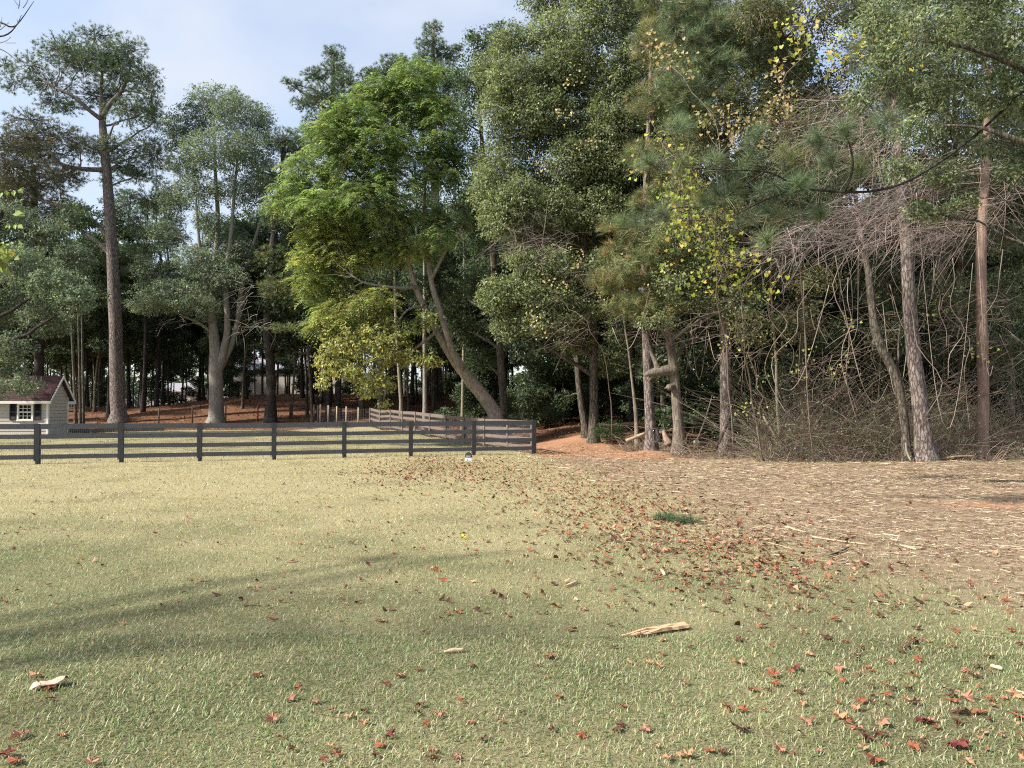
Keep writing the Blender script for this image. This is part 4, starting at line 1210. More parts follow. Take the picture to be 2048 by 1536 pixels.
make_tree('sapling', 'thin pale crooked sapling growing out of the brush pile', 'sapling', None,
    [trunk_path([(1566, 918, d, 8), (1560, 880, d, 6.5), (1554, 800, d, 5.6), (1552, 720, d, 5), (1546, 640, d, 4.4), (1541, 560, d, 3.6), (1546, 460, d, 2.4)])],
    CL(d, (1550, 460, 36, 30), (1530, 540, 36, 30), (1570, 520, 30, 24), seed=17), 'broad', SB(G_RO, 0.08, 0.05, 0.7), M_SAP, 117)
d = 24.4
make_tree('hardwood_tree', 'tree with a bent elbow trunk leaning left beside the double pine at the wood edge', 'tree', None,
    [trunk_path([(1814, 932, d, 24), (1812, 880, d, 17), (1806, 820, d, 16), (1797, 770, d, 18), (1786, 740, d, 18), (1768, 705, d, 19), (1752, 665, d, 18), (1745, 620, d, 15), (1738, 550, d, 13), (1724, 480, d, 11), (1712, 400, d, 8), (1700, 300, d, 5)], 34),
     trunk_path([(1790, 752, d, 10), (1796, 720, d + .1, 6), (1797, 690, d + .1, 4), (1800, 650, d + .2, 2)], 8)],
    CL(d, (1700, 330, 60, 50, -2), (1640, 380, 60, 40, -2), (1740, 260, 60, 50, -1), (1680, 220, 60, 50, 0), (1760, 420, 50, 40, 0), (1620, 250, 50, 50, 0), (1560, 330, 50, 50, 1), (1600, 450, 60, 40, 1), (1690, 500, 60, 40, 2), (1780, 540, 50, 40, 2), seed=18),
    'broad', SB(G_DARK, 0.08, 0.045, 0.85), M_OAK, 118)
d = 24.2
make_tree('pine_tree', 'rough plated pine trunk standing close right of the bent elbow trunk', 'pine tree', None,
    [trunk_path([(1853, 928, d, 44), (1846, 860, d, 32), (1838, 790, d, 30), (1829, 720, d, 28), (1822, 650, d, 27), (1817, 580, d, 25), (1812, 480, d, 22), (1800, 380, d, 19), (1790, 200, d, 15), (1780, 40, d, 10)], 34)],
    CL(d, (1790, 60, 60, 44), (1740, 110, 50, 40), (1840, 110, 50, 40), (1780, 180, 60, 40), (1830, -10, 70, 44), (1720, 20, 50, 40), seed=19),
    'pine', SPN(G_PINE_NEAR, 12, 0.27, 0.010, 40), M_PINE, 119)
d = 12.5
make_tree('pine_tree', 'near pine outside the right edge whose long low limbs carry big drooping needle bursts', 'pine tree', None,
    [spline([(12.2, 12.6, 0, .24), (12.1, 12.6, 3, .2), (12.0, 12.5, 6, .17), (11.9, 12.5, 10, .12), (11.8, 12.4, 14, .05)], 20),
     np.vstack([spline([(11.95, 12.5, 8.6, .07), (10.6, 12.6, 7.6, .06)], 4)[:-1], trunk_path([(2080, 150, d + 1.0, 6), (1940, 280, d + 1.1, 5), (1830, 355, d + .8, 5), (1760, 380, d, 5), (1690, 384, d, 5), (1600, 380, d, 5), (1530, 400, d, 4), (1470, 430, d, 3)], 22)]),
     trunk_path([(1690, 384, d, 6), (1705, 340, d - .2, 5), (1702, 300, d - .3, 4), (1690, 265, d - .4, 3)], 8),
     trunk_path([(1600, 380, d, 5), (1540, 345, d - .3, 4), (1460, 340, d - .4, 3), (1370, 335, d - .4, 2)], 10)],
    CL(d, (1350, 248, 26, 22, .3), (1295, 325, 32, 24, .5), (1362, 325, 28, 22, .2), (1420, 318, 32, 22, 0), (1490, 322, 34, 28, 0), (1570, 318, 40, 30, 0), (1640, 272, 26, 18, -.3), (1690, 262, 28, 20, -.3),
       (1762, 248, 34, 20, -.2), (1412, 400, 32, 18, .4), (1478, 438, 36, 16, .2), (1560, 415, 34, 22, 0), (1612, 362, 34, 22, -.2), (1270, 440, 28, 16, .6), (1530, 470, 26, 10, 0), (1335, 420, 28, 18, .4), (1540, 380, 32, 18, 0),
       (1640, 420, 26, 14, 0), (1720, 330, 28, 18, 0), (1450, 370, 36, 22, .2), (1510, 270, 24, 18, 0), (1660, 320, 30, 22, 0), depth=1.0, spread=.3, seed=29),
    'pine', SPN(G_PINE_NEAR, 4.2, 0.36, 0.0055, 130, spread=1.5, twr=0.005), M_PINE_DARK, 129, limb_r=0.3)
d = 25.2
make_tree('stripped_tree', 'reddish trunk with the bark peeled off and a dark bark patch low down', 'tree', None,
    [trunk_path([(1963, 918, d, 27), (1964, 860, d, 24), (1967, 790, d, 21), (1965, 700, d, 21), (1962, 600, d, 21), (1962, 500, d, 20), (1966, 420, d, 18), (1972, 300, d, 14), (1978, 150, d, 10)], 30)],
    CL(d, (1990, 120, 60, 60), (1930, 60, 60, 60), (2030, 220, 50, 60), (1960, 330, 60, 40, 1), seed=20), 'broad', SB(G_RO, 0.09, 0.05, 0.9), M_STRIP, 120)
d = 31.0
make_tree('hardwood_tree', 'shaded grey brown trunk between the rough pine and the peeled trunk', 'tree', None,
    [trunk_path([(1886, 905, d, 19), (1882, 800, d, 17), (1880, 650, d, 16), (1884, 480, d, 14), (1890, 300, d, 10)])],
    CL(d, (1880, 420, 60, 40), (1850, 320, 60, 50), (1920, 280, 60, 50), (1880, 180, 70, 60), (1820, 200, 60, 60), (1950, 420, 60, 40), (2020, 440, 60, 50), (1900, 60, 80, 60), seed=21), 'broad', SB(G_DARK, 0.085, 0.048, 1.0), M_OAK, 121)
d = 29.0
make_tree('hardwood_tree', 'speckled grey trunk at the right edge of the wood, right of the peeled trunk', 'tree', None,
    [trunk_path([(2020, 905, d, 20), (2018, 760, d, 19), (2010, 600, d, 17), (2006, 450, d, 14), (2010, 300, d, 10)])],
    CL(d, (2010, 380, 60, 50), (2060, 300, 60, 60), (1990, 250, 60, 50), (2070, 450, 60, 50), seed=22), 'broad', SB(G_DARK, 0.085, 0.048, 1.0), M_OAK, 122)

# near oak at the right, its trunk just outside the frame
d = 13.5
make_tree('oak_tree', 'near oak with large glossy leaves reaching in from the right over the straw', 'oak tree', None,
    [trunk_path([(2230, 1010, d, 60), (2225, 800, d, 50), (2215, 560, d, 46), (2200, 330, d, 40), (2180, 120, d, 30), (2170, -60, d, 22)]),
     trunk_path([(2206, 380, d, 26), (2130, 320, d - .3, 20), (2060, 290, d - .5, 16), (2005, 270, d - .5, 11), (1960, 255, d - .4, 7), (1890, 250, d - .3, 4)], 14),
     trunk_path([(2195, 260, d, 20), (2080, 160, d - .2, 12), (1950, 100, d - .4, 8), (1830, 80, d - .2, 4)], 12)],
    CL(d, (1850, 60, 66, 50), (1950, 80, 70, 54), (2030, 60, 60, 60), (2000, 190, 66, 50), (1900, 175, 66, 46), (1840, 260, 56, 34), (1780, 130, 50, 50), (1960, 290, 40, 30, .6), (1890, 345, 56, 30), (2030, 345, 40, 22),
       (1850, 420, 50, 24), (1930, 400, 40, 16), (1800, 340, 40, 28), (2060, 180, 50, 60), (1720, 190, 40, 40, .8), (1760, 40, 60, 40, .6), (1880, -30, 80, 50), (2000, -40, 80, 50), (1840, 200, 60, 40), (1960, 20, 70, 50), spread=.7, seed=23),
    'broad', SB(G_RO, 0.078, 0.031, 0.9, 0.13, 9, twr=0.0045, flat=0.7), M_OAK, 123, twigcol=(0.24, 0.21, 0.18), limb_r=0.4)

# left edge tree: trunk outside the frame, leafy and bare twigs reach in
d = 5.4
left_tree = make_tree('elm_tree', 'near tree mostly outside the left edge showing only bare twigs and a few bright leaves', 'tree', None,
    [spline([(-9.5, 3.0, 0, .17), (-9.4, 3.0, 1.6, .15), (-9.3, 3.1, 3.2, .13), (-9.2, 3.2, 5, .09), (-9.1, 3.2, 7.5, .04)], 18),
     np.vstack([spline([(-9.25, 3.1, 3.9, .05), (-6.6, 6.4, 4.7, .04), (-5.9, 7.2, 5.0, .026)], 7)[:-1], trunk_path([(-160, 60, 7.4, 9), (-20, 42, 7.6, 4.5), (22, 54, 7.6, 3.2), (40, 42, 7.6, 2.2), (68, 2, 7.6, 1)], 14)]),
     np.vstack([spline([(-9.25, 3.1, 3.5, .05), (-6.6, 6.4, 4.3, .04), (-5.9, 7.2, 4.6, .026)], 7)[:-1], trunk_path([(-150, 130, 7.4, 7), (-30, 80, 7.6, 4), (12, 70, 7.6, 3), (32, 52, 7.6, 2), (43, 30, 7.6, 1)], 14)]),
     np.vstack([spline([(-9.25, 3.1, 2.9, .045), (-6.6, 6.4, 3.5, .035), (-5.9, 7.2, 3.7, .02)], 7)[:-1], trunk_path([(-90, 390, 7.5, 5), (10, 383, 7.6, 2.4), (46, 380, 7.6, 1)], 9)]),
     np.vstack([spline([(-9.25, 3.1, 2.5, .045), (-6.6, 6.4, 3.2, .035), (-5.9, 7.2, 3.4, .02)], 7)[:-1], trunk_path([(-90, 465, 7.5, 4), (0, 452, 7.6, 2.2), (30, 450, 7.6, 1)], 9)])],
    [((-9.1 + x, 3.2 + y, z), (r, r, r * .7)) for x, y, z, r in ((0, 0, 7.6, .8), (.8, -.5, 6.6, .8), (-1, .4, 6.4, .9), (.5, 1.2, 6.0, .7), (-.6, -1.2, 5.6, .8), (1.2, .6, 5.2, .6), (0, -.3, 8.4, .5))]
    + CL(7.6, (-120, 470, 60, 34, 0), (-6, 500, 14, 10, 0), (-30, 530, 16, 11, 0), seed=24),
    'broad', SB(G_YELG, 0.085, 0.05, 0.13, 0.16, 8, twr=0.004), M_OAK, 124)
def sprig(root, pts, leaves, seed):
    """a twig end with named leaf blades"""
    rng = np.random.default_rng(seed)
    o = np.array(root.location)
    for (px, py, dx, dy, ln, dd) in leaves:
        p = P(px, py, 7.6 + dd); q = P(px + dx, py + dy, 7.6 + dd - .03)
        b = MB()
        dv = q - p; L = np.linalg.norm(dv)
        add_leaves(b, rng, p[None], dv[None], np.array([[0.3, -0.9, 0.4]]) + 0.3 * rng.normal(size=(1, 3)), L, L * 0.55, np.array([[0.26, 0.36, 0.06]]) * (0.8 + 0.4 * rng.random()), fold=0.12)
        b.obj('leaf', M_LEAF, root, False, o)
sprig(left_tree, None, [(3, 382, -3, 14, 0, 0), (11, 380, 3, 12, 0, 0), (14, 380, 1, 13, 0, .02), (27, 380, 1, 13, 0, 0), (22, 380, -2, -1, 0, 0), (36, 380, 11, 7, 0, 0), (38, 379, 10, 1, 0, .02),
                        (14, 450, -3, 7, 0, 0), (18, 450, 0, 8, 0, 0), (29, 449, 2, 10, 0, 0), (35, 450, 12, 7, 0, 0), (25, 429, 22, -3, 0, 0), (30, 427, 20, 5, 0, 0),
                        (3, 484, 5, 4, 0, 0), (10, 484, 8, -3, 0, 0), (16, 486, 11, 2, 0, 0), (4, 490, -2, 10, 0, 0), (10, 488, -2, 9, 0, 0), (12, 488, 5, 3, 0, 0), (2, 512, 3, 8, 0, 0)], 5)
def bare_twigs(root, rows):
    b = MB(); o = np.array(root.location)
    for r in rows:
        p = trunk_path([(px, py, 7.6, w) for px, py, w in r], 7)
        b.tube(p[:, :3], p[:, 3], 5)
        b.obj('twig', M_OAK, root, True, o); b = MB()
bare_twigs(left_tree, [[(37, 17, 1.6), (39, 8, 1.3), (40, -6, 1)], [(46, 16, 1.4), (52, 8, 1.2), (57, -2, .9)], [(37, 12, 1.2), (31, 4, 1), (27, -4, .8)], [(0, 60, 1.4), (10, 52, 1.2), (18, 45, .9)],
                       [(0, 98, 2), (14, 105, 1.6), (26, 115, 1.3), (40, 126, 1.1), (60, 140, .9)], [(0, 86, 1.4), (12, 82, 1), (22, 74, .8)], [(35, 45, 1), (34, 38, .8)], [(0, 55, 1.3), (3, 44, 1), (4, 34, .8)], [(12, 86, 1), (32, 86, .9)]])
# leafy masses that close the upper right of the wood edge
make_tree('hardwood_tree', 'brown olive leaved tree between the stout grey pine and the bent elbow trunk', 'tree', None,
    [trunk_path([(1610, 905, 28, 14), (1606, 780, 27.6, 12), (1598, 620, 27, 11), (1580, 420, 26.4, 10), (1570, 200, 26, 8), (1560, 20, 26, 4)]) ],
    CL(25.6, (1400, 300, 60, 60), (1480, 200, 66, 60), (1560, 120, 66, 60), (1640, 190, 66, 60), (1580, 260, 66, 60), (1500, 330, 60, 60), (1460, 440, 60, 50), (1560, 420, 66, 60), (1640, 330, 60, 60), (1720, 120, 66, 60), (1700, 250, 60, 60),
       (1540, 540, 60, 50), (1630, 560, 60, 40), (1470, 560, 50, 50), (1620, 40, 70, 60), (1520, 20, 70, 60), (1700, 10, 70, 50), (1380, 420, 50, 60), (1420, 540, 50, 40), (1680, 430, 50, 50), (1590, 650, 60, 40), (1500, 660, 40, 40), seed=31),
    'broad', SB([(0.13, 0.135, 0.065, 3), (0.17, 0.17, 0.085, 2), (0.10, 0.12, 0.06, 2), (0.24, 0.19, 0.09, .8)], 0.085, 0.046, 1.0, 0.25, 11), M_OAK, 131)
make_tree('hardwood_tree', 'grey green leaved tree behind the rough pine and the peeled trunk', 'tree', None,
    [trunk_path([(1920, 900, 28, 14), (1922, 700, 28, 13), (1918, 500, 28, 12), (1910, 250, 28, 9), (1900, 20, 28, 4)])],
    CL(27, (1780, 40, 70, 60), (1860, 120, 70, 60), (1940, 40, 70, 60), (2020, 120, 70, 60), (1800, 180, 70, 60), (1900, 240, 70, 60), (1990, 250, 70, 60), (1780, 300, 60, 60), (1860, 360, 70, 60), (1950, 380, 70, 50), (2040, 360, 60, 60),
       (1790, 430, 60, 50), (1880, 470, 60, 50), (1990, 480, 60, 40), (1760, 560, 50, 50), (1880, 580, 60, 50), (1990, 600, 60, 60), (2040, 520, 50, 60), (1920, 690, 60, 50), (2020, 720, 60, 60), (1780, 660, 50, 50), seed=32),
    'broad', SB([(0.10, 0.125, 0.07, 3), (0.13, 0.155, 0.085, 2), (0.17, 0.18, 0.10, 1)], 0.085, 0.046, 1.0, 0.25, 11), M_OAK, 132)
make_tree('hardwood_tree', 'dull green leaved tree above the reddish plated pine', 'tree', None,
    [trunk_path([(1325, 870, 36, 12), (1325, 700, 36, 11), (1322, 500, 36, 10), (1320, 250, 36, 8), (1320, 20, 36, 4)])],
    CL(35, (1280, 120, 60, 60), (1340, 60, 60, 60), (1400, 130, 60, 60), (1330, 190, 60, 60), (1270, 250, 50, 60), (1380, 260, 60, 60), (1310, 330, 60, 60), (1260, 400, 50, 60), (1360, 400, 60, 60), (1300, 480, 60, 50), (1240, 520, 50, 50), (1380, 520, 60, 50),
       (1300, 580, 60, 50), (1250, 660, 50, 40), (1350, 640, 60, 40), (1420, 620, 50, 50), (1290, -20, 70, 60), (1400, 0, 70, 60), (1220, 720, 50, 40, 2), (1320, 730, 50, 40, 2), (1420, 720, 50, 40, 2), seed=33),
    'broad', SB(G_OAK, 0.09, 0.05, 1.0, 0.25, 11), M_OAK, 133)

# ------------------------------------------------------------------ the wood behind: repeated slender trees
def proto_at(x, y, kind, v):
    g = float(gz(x, y)); rng = np.random.default_rng(300 + v)
    w = lambda z, a=0.25: (x + rng.normal() * a, y + rng.normal() * a, g + z)
    if kind == 'pine':
        H = 19 + v % 3
        path = [spline([(x, y, g, .17), (*w(6, .15), .145), (*w(12, .2), .115), (*w(17, .2), .07), (*w(H, .2), .02)], 14)]
        cl = [((x + rng.normal() * 1.1, y + rng.normal() * 1.1, g + z), (1.0 + .4 * rng.random(),) * 2 + (.55,)) for z in np.linspace(11.5, H, 11)]
        return make_tree('slender_pine', 'slender shaded pine trunk', 'pine tree', 'slender pines', path, cl, 'pine',
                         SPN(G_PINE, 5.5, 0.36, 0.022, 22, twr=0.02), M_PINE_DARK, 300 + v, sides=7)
    if kind == 'hard':
        H = 13 + (v % 3) * 1.2
        path = [spline([(x, y, g, .10), (*w(3, .2), .085), (*w(7, .35), .065), (*w(11, .4), .035), (*w(H, .4), .012)], 14)]
        cl = [((x + rng.normal() * 1.0, y + rng.normal() * 1.0, g + z), (1.1 + .6 * rng.random(),) * 2 + (.8,)) for z in np.linspace(5.8, H, 13)]
        return make_tree('slender_tree', 'slender dark trunked leafy tree', 'tree', 'slender leafy trees', path, cl, 'broad',
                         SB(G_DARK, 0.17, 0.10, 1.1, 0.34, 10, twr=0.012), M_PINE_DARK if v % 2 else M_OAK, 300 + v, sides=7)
    H = 4.2 + (v % 3) * 0.8
    path = [spline([(x, y, g, .035), (*w(1.4, .12), .028), (*w(2.8, .2), .018), (*w(H, .25), .006)], 9)]
    cl = [((x + rng.normal() * .55, y + rng.normal() * .55, g + z), (.75 + .4 * rng.random(),) * 2 + (.42,)) for z in np.linspace(.7, H, 9)]
    return make_tree('understory_sapling', 'leafy dark green sapling', 'sapling', 'leafy saplings', path, cl, 'broad',
                     SB(G_DARK, 0.13, 0.08, 1.1, 0.26, 9, twr=0.006), M_OAK, 300 + v, sides=6)

def wood_ok(x, y, gap=1.0):
    if y < 46.8 and x < 1.0: return False
    if 0.3 < x < 6.0 and y < 38: return False
    if 0.2 < x < 4.6 and y < 46: return False
    if x < 1.0 and y < 58 and -0.56 < x / y < -0.30: return False
    if x < 1.0:
        return float(poly_dist(np.array([x]), np.array([y]), Z_WOOD)[0]) < -gap
    return y > 29.5 + (0 if x < 9 else -2.0)

def scatter_wood():
    rng = np.random.default_rng(77)
    rot = lambda o: (0, 0, rng.random() * 6.28)
    def put(protos, spots, smin, smax):
        for i, (x, y) in enumerate(spots):
            o = protos[i] if i < len(protos) else copy_tree(protos[i % len(protos)])
            o.location = (x, y, float(gz(x, y)) - 0.02)
            o.rotation_euler = (0, 0, rng.random() * 6.28)
            s = rng.uniform(smin, smax)
            o.scale = (s, s, s)
            q = 1024 + x / y * F
            w = ('behind the shed and the lone pine' if q < 330 else 'on the bank behind the rustic fence' if q < 700 else 'behind the brown board fence' if q < 1080
                 else 'in the dark beyond the clay path' if q < 1330 else 'deep behind the stout grey pine' if q < 1560
                 else 'deep behind the brush thicket' if q < 1800 else 'deep behind the peeled reddish trunk')
            o['label'] = o['label'].split(' standing ')[0] + ' standing ' + w
            o['group'] = o['group'].split(' standing ')[0] + ' standing ' + w
    def spots(n, x0, x1, y0, y1, minsep, gap=1.0, wedge=True, power=1.0):
        out = []
        tries = 0
        while len(out) < n and tries < n * 80:
            tries += 1
            y = y0 + (y1 - y0) * rng.random() ** power
            half = 0.72 * y + 2
            x = rng.uniform(max(x0, -half), min(x1, half))
            if not wood_ok(x, y, gap): continue
            if any((x - a) ** 2 + (y - b) ** 2 < minsep ** 2 for a, b in out): continue
            out.append((x, y))
        return out
    pines = [proto_at(-5, 75 + k, 'pine', k) for k in range(3)]
    put(pines, spots(52, -70, 0.5, 52, 108, 2.4) + spots(30, 4, 60, 36, 95, 2.4), 0.8, 1.0)
    hards = [proto_at(-5, 80 + k, 'hard', 10 + k) for k in range(4)]
    put(hards, spots(100, -60, 0.5, 50.5, 110, 1.4) + spots(58, 1.5, 60, 33, 92, 1.7, power=1.3) + spots(8, -2, 6, 46, 60, 1.5), 0.75, 1.12)
    saps = [proto_at(-5, 85 + k, 'sap', 20 + k) for k in range(4)]
    put(saps, spots(20, -60, 0.5, 66, 100, 1.6, 2.0) + spots(84, 2.5, 40, 30, 62, 1.1, power=1.4) + spots(14, -4, 5, 44, 56, 1.2), 0.6, 1.15)
scatter_wood()

def far_wood():
    rng = np.random.default_rng(55)
    b = MB()
    K = 760
    x = rng.uniform(-120, 95, K); y = rng.uniform(122, 150, K); z = gz(x, y) + 0.3 + 15 * rng.random(K) ** 1.7
    per = 70
    c = np.repeat(np.stack([x, y, z], 1), per, 0)
    p = c + unit(rng.normal(size=(K * per, 3))) * (rng.random((K * per, 1)) ** .4) * np.array((3.2, 2.2, 1.7))
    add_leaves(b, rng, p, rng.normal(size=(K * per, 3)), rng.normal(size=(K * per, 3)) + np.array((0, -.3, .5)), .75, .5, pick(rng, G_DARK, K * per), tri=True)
    for i in range(90):
        px, py = rng.uniform(-110, 90), rng.uniform(120, 140)
        g = float(gz(px, py))
        b.tube([(px, py, g), (px + rng.normal() * .2, py, g + 7), (px + rng.normal() * .5, py, g + 15)], [.22, .17, .08], 5, c=(.05, .045, .04), cap=False)
    o = b.obj('far_wood', M_LEAF)
    tag(o, 'far off dark wood closing the view behind the nearer trees', None, None, 'stuff')
far_wood()

# a few extra trunks seen one by one at the back of the fence
for i, (px, py, dd, w, lean, lab, mat) in enumerate([
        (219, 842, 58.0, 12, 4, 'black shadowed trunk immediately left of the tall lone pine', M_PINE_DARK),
        (152, 836, 49.0, 6, -9, 'thin grey leaning trunk right of the shed gable, nearest the gable', M_OAK),
        (161, 836, 49.5, 5, -4, 'thin grey wavy trunk, middle one of three right of the shed gable', M_OAK),
        (167, 834, 50.0, 5, -3, 'thin grey trunk farthest from the gable of three right of the shed', M_OAK),
        (677, 818, 55.0, 12, -4, 'plain dark trunk behind the pale wire fence posts', M_PINE_DARK),
        (723, 815, 56.0, 12, -3, 'grey trunk standing where the pale posts meet the brown board fence', M_OAK),
        (803, 818, 47.0, 8, -12, 'pale slender trunk under the yellow branches behind the brown board fence', M_SAP),
        (850, 822, 44.0, 10, -1, 'mottled grey trunk with torn bark behind the brown board fence', M_GREY),
        (925, 822, 41.0, 7, 3, 'narrow straight trunk just left of the leaning double trunk', M_SAP),
        (762, 815, 52.0, 14, -2, 'ivy clad trunk behind the start of the brown board fence', M_OAK)]):
    make_tree('hardwood_tree', lab, 'tree', None,
        [trunk_path([(px, py, dd, w), (px + lean * .5, py - 90, dd, w * .85), (px + lean, py - 200, dd, w * .75), (px + lean * 1.2, py - 340, dd, w * .5)])],
        CL(dd, (px + lean, py - 330, 34, 26), (px + lean - 20, py - 270, 30, 24), (px + lean + 22, py - 240, 30, 22), (px + lean, py - 400, 34, 30), seed=40 + i),
        'broad', SB(G_DARK, 0.13, 0.075, 0.7, 0.3, 10), mat, 400 + i, sides=8)

# ------------------------------------------------------------------ vines, brush and logs at the wood edge
def add_hearts(b, rng, pos, nrm, size, col):
    n = len(pos)
    nrm = unit(nrm)
    dn = unit(np.array((0, 0, -1.0)) + 0.45 * rng.normal(size=(n, 3)))
    dn = unit(dn - (dn * nrm).sum(1, keepdims=True) * nrm)
    s = np.cross(dn, nrm)
    out = np.array([(0, 0), (-.22, .42), (.12, .60), (.55, .42), (1.0, 0.0), (.55, -.42), (.12, -.60), (-.22, -.42)])
    size = np.broadcast_to(np.asarray(size, float), (n,))[:, None, None]
    V = pos[:, None] + size * (dn[:, None] * out[None, :, :1] + s[:, None] * out[None, :, 1:]) + nrm[:, None] * size * 0.18 * (np.abs(out[None, :, 1:]) ** 1.5)
    k = np.arange(n)[:, None] * 8
    T = np.concatenate([k + np.array([[0, j, j + 1]]) for j in range(1, 7)], 1).reshape(-1, 3)
    b.add(V.reshape(-1, 3), t=T, c=np.repeat(col, 8, 0))

def grapevine(label, d, ctrl, clumps, pal, seed, size=0.075, dens=42):
    rng = np.random.default_rng(seed)
    p = trunk_path([(a, b_, d + dd, w * .5) for a, b_, dd, w in ctrl], 24)
    p[2:-1, :3] += rng.normal(size=(len(p) - 3, 3)) * 0.045
    base = np.array((p[0][0], p[0][1], float(gz(p[0][0], p[0][1]))))
    p[0, 2] = base[2] - 0.05
    root = empty('grapevine', base, label, 'vine')
    MB().tube(p[:, :3], p[:, 3], 6).obj('stem', M_TWIG_DK, root, True, base)
    lb = MB()
    for c, r in clumps:
        c = np.asarray(c); r = np.asarray(r)
        n = max(5, int(math.pi * r[0] * r[2] * dens))
        K = max(3, n // 7)
        ctr = ell(rng, K, c, r, 2.0)
        a = p[rng.integers(8, len(p), K), :3]
        st = np.where((np.linalg.norm(a - c, axis=1) < 1.6)[:, None], a, c + 0.3 * (ctr - c))
        lb.twigs(bez(st, 0.5 * (st + ctr) + 0.15 * rng.normal(size=(K, 3)), ctr - np.array((0, 0, .25)) * rng.random((K, 1)), 5), np.full((K, 5), 0.004), 3,
                 c=np.tile((0.24, 0.19, 0.14), (K, 1)), m=1)
        pos = np.repeat(ctr, 7, 0) + rng.normal(size=(K * 7, 3)) * np.array((.14, .14, .18))
        nr = unit(np.array((-0.35, -0.75, 0.4)) + 0.55 * rng.normal(size=(K * 7, 3)))
        add_hearts(lb, rng, pos, nr, size * (0.6 + 0.6 * rng.random(K * 7)), pick(rng, pal, K * 7))
    lb.obj('foliage', [M_LEAF, M_TWIG], root, False, base)
    return root
M_TWIG_DK = bark_mat('vine_bark', (0.12, 0.095, 0.075), (0.26, 0.21, 0.17), 9.0, 0.3, 0.4, False)

grapevine('vine with bright yellow heart shaped leaves high up between pine and oak', 15.5,
    [(1640, 1040, 9, 6), (1610, 700, 8, 5), (1600, 450, 5, 5), (1585, 300, 1.5, 4), (1560, 180, 0, 4), (1620, 100, 0, 3), (1700, 60, 0, 2)],
    CL(15.5, (1600, 30, 40, 24), (1640, 60, 40, 30), (1690, 90, 44, 26), (1580, 110, 40, 20), (1660, 130, 46, 18), (1720, 60, 40, 24), (1740, 110, 40, 14), (1590, 60, 34, 20), (1780, 70, 40, 30), (1800, 130, 40, 16), spread=.5, seed=61),
    [(0.50, 0.42, 0.06, 3), (0.42, 0.40, 0.12, 2), (0.30, 0.34, 0.07, 2)], 501, 0.078, 45)
grapevine('vine with lime yellow heart leaves trailing down among the nearest pine tufts', 17.0,
    [(1530, 960, 8, 7), (1500, 760, 7, 6), (1460, 600, 3, 5), (1430, 480, 0, 5), (1390, 380, 0, 4), (1340, 300, 0, 3), (1300, 240, 0, 2)],
    CL(17, (1330, 280, 30, 20), (1395, 380, 46, 26), (1370, 420, 40, 26), (1420, 430, 40, 20), (1360, 470, 36, 18), (1330, 390, 20, 26), (1440, 510, 60, 24), (1500, 520, 40, 30), (1470, 560, 40, 24), (1400, 500, 30, 20), (1535, 560, 40, 24), (1280, 330, 16, 20), (1400, 450, 50, 30), (1450, 470, 50, 24), (1350, 350, 30, 26), (1385, 340, 30, 26), (1430, 560, 50, 24), (1350, 540, 40, 24), spread=.5, seed=62),
    [(0.30, 0.34, 0.045, 3), (0.24, 0.30, 0.05, 3), (0.45, 0.34, 0.06, 1.3)], 502, 0.080, 75)
grapevine('vine with orange tan dying leaves climbing between the big evergreen and the pines', 21.0,
    [(1470, 930, 5, 6), (1450, 700, 4, 5), (1430, 500, 2, 5), (1440, 350, 0, 4), (1430, 250, 0, 3), (1340, 130, 1, 3)],
    CL(21, (1430, 225, 46, 22), (1490, 250, 46, 24), (1540, 225, 40, 26), (1460, 280, 40, 16), (1570, 190, 36, 20), (1330, 100, 40, 18), (1370, 130, 30, 18), (1310, 90, 20, 10), (1520, 280, 40, 16), (1560, 150, 30, 20), spread=.6, seed=63),
    G_TAN, 503, 0.080, 95)
grapevine('vine with pale cream leaves hanging over the mouth of the clay path', 30.0,
    [(1225, 862, 2, 5), (1215, 740, 1, 4), (1170, 640, 0, 4), (1120, 600, 0, 3), (1080, 500, -.6, 3), (1120, 330, -.8, 2)],
    CL(30.2, (1080, 650, 26, 18), (1060, 630, 20, 14), (1110, 560, 26, 24), (1160, 520, 26, 30), (1090, 330, 24, 30), (1130, 230, 30, 20), (1150, 160, 24, 20), (1180, 280, 30, 20), (1210, 580, 30, 20), (1270, 560, 30, 14), (1240, 500, 30, 14), spread=.5, seed=64),
    [(0.45, 0.40, 0.18, 3), (0.50, 0.38, 0.20, 2), (0.30, 0.32, 0.12, 2)], 504, 0.085, 40)
grapevine('vine with scattered yellow green leaves down in the brush by the thin crooked sapling', 25.0,
    [(1510, 925, 1, 5), (1520, 800, .5, 4), (1500, 700, 0, 4), (1530, 640, 0, 3), (1580, 600, 0, 2)],
    CL(25, (1520, 740, 36, 40), (1500, 620, 40, 40), (1560, 690, 40, 30), (1600, 620, 50, 30), (1480, 820, 30, 24), (1640, 730, 50, 40), (1850, 640, 60, 20), (1900, 600, 60, 26), (1440, 680, 30, 24), (1940, 700, 50, 20), (1700, 640, 40, 30), seed=65),
    [(0.30, 0.33, 0.07, 3), (0.40, 0.36, 0.13, 2), (0.20, 0.26, 0.06, 2)], 505, 0.07, 24)

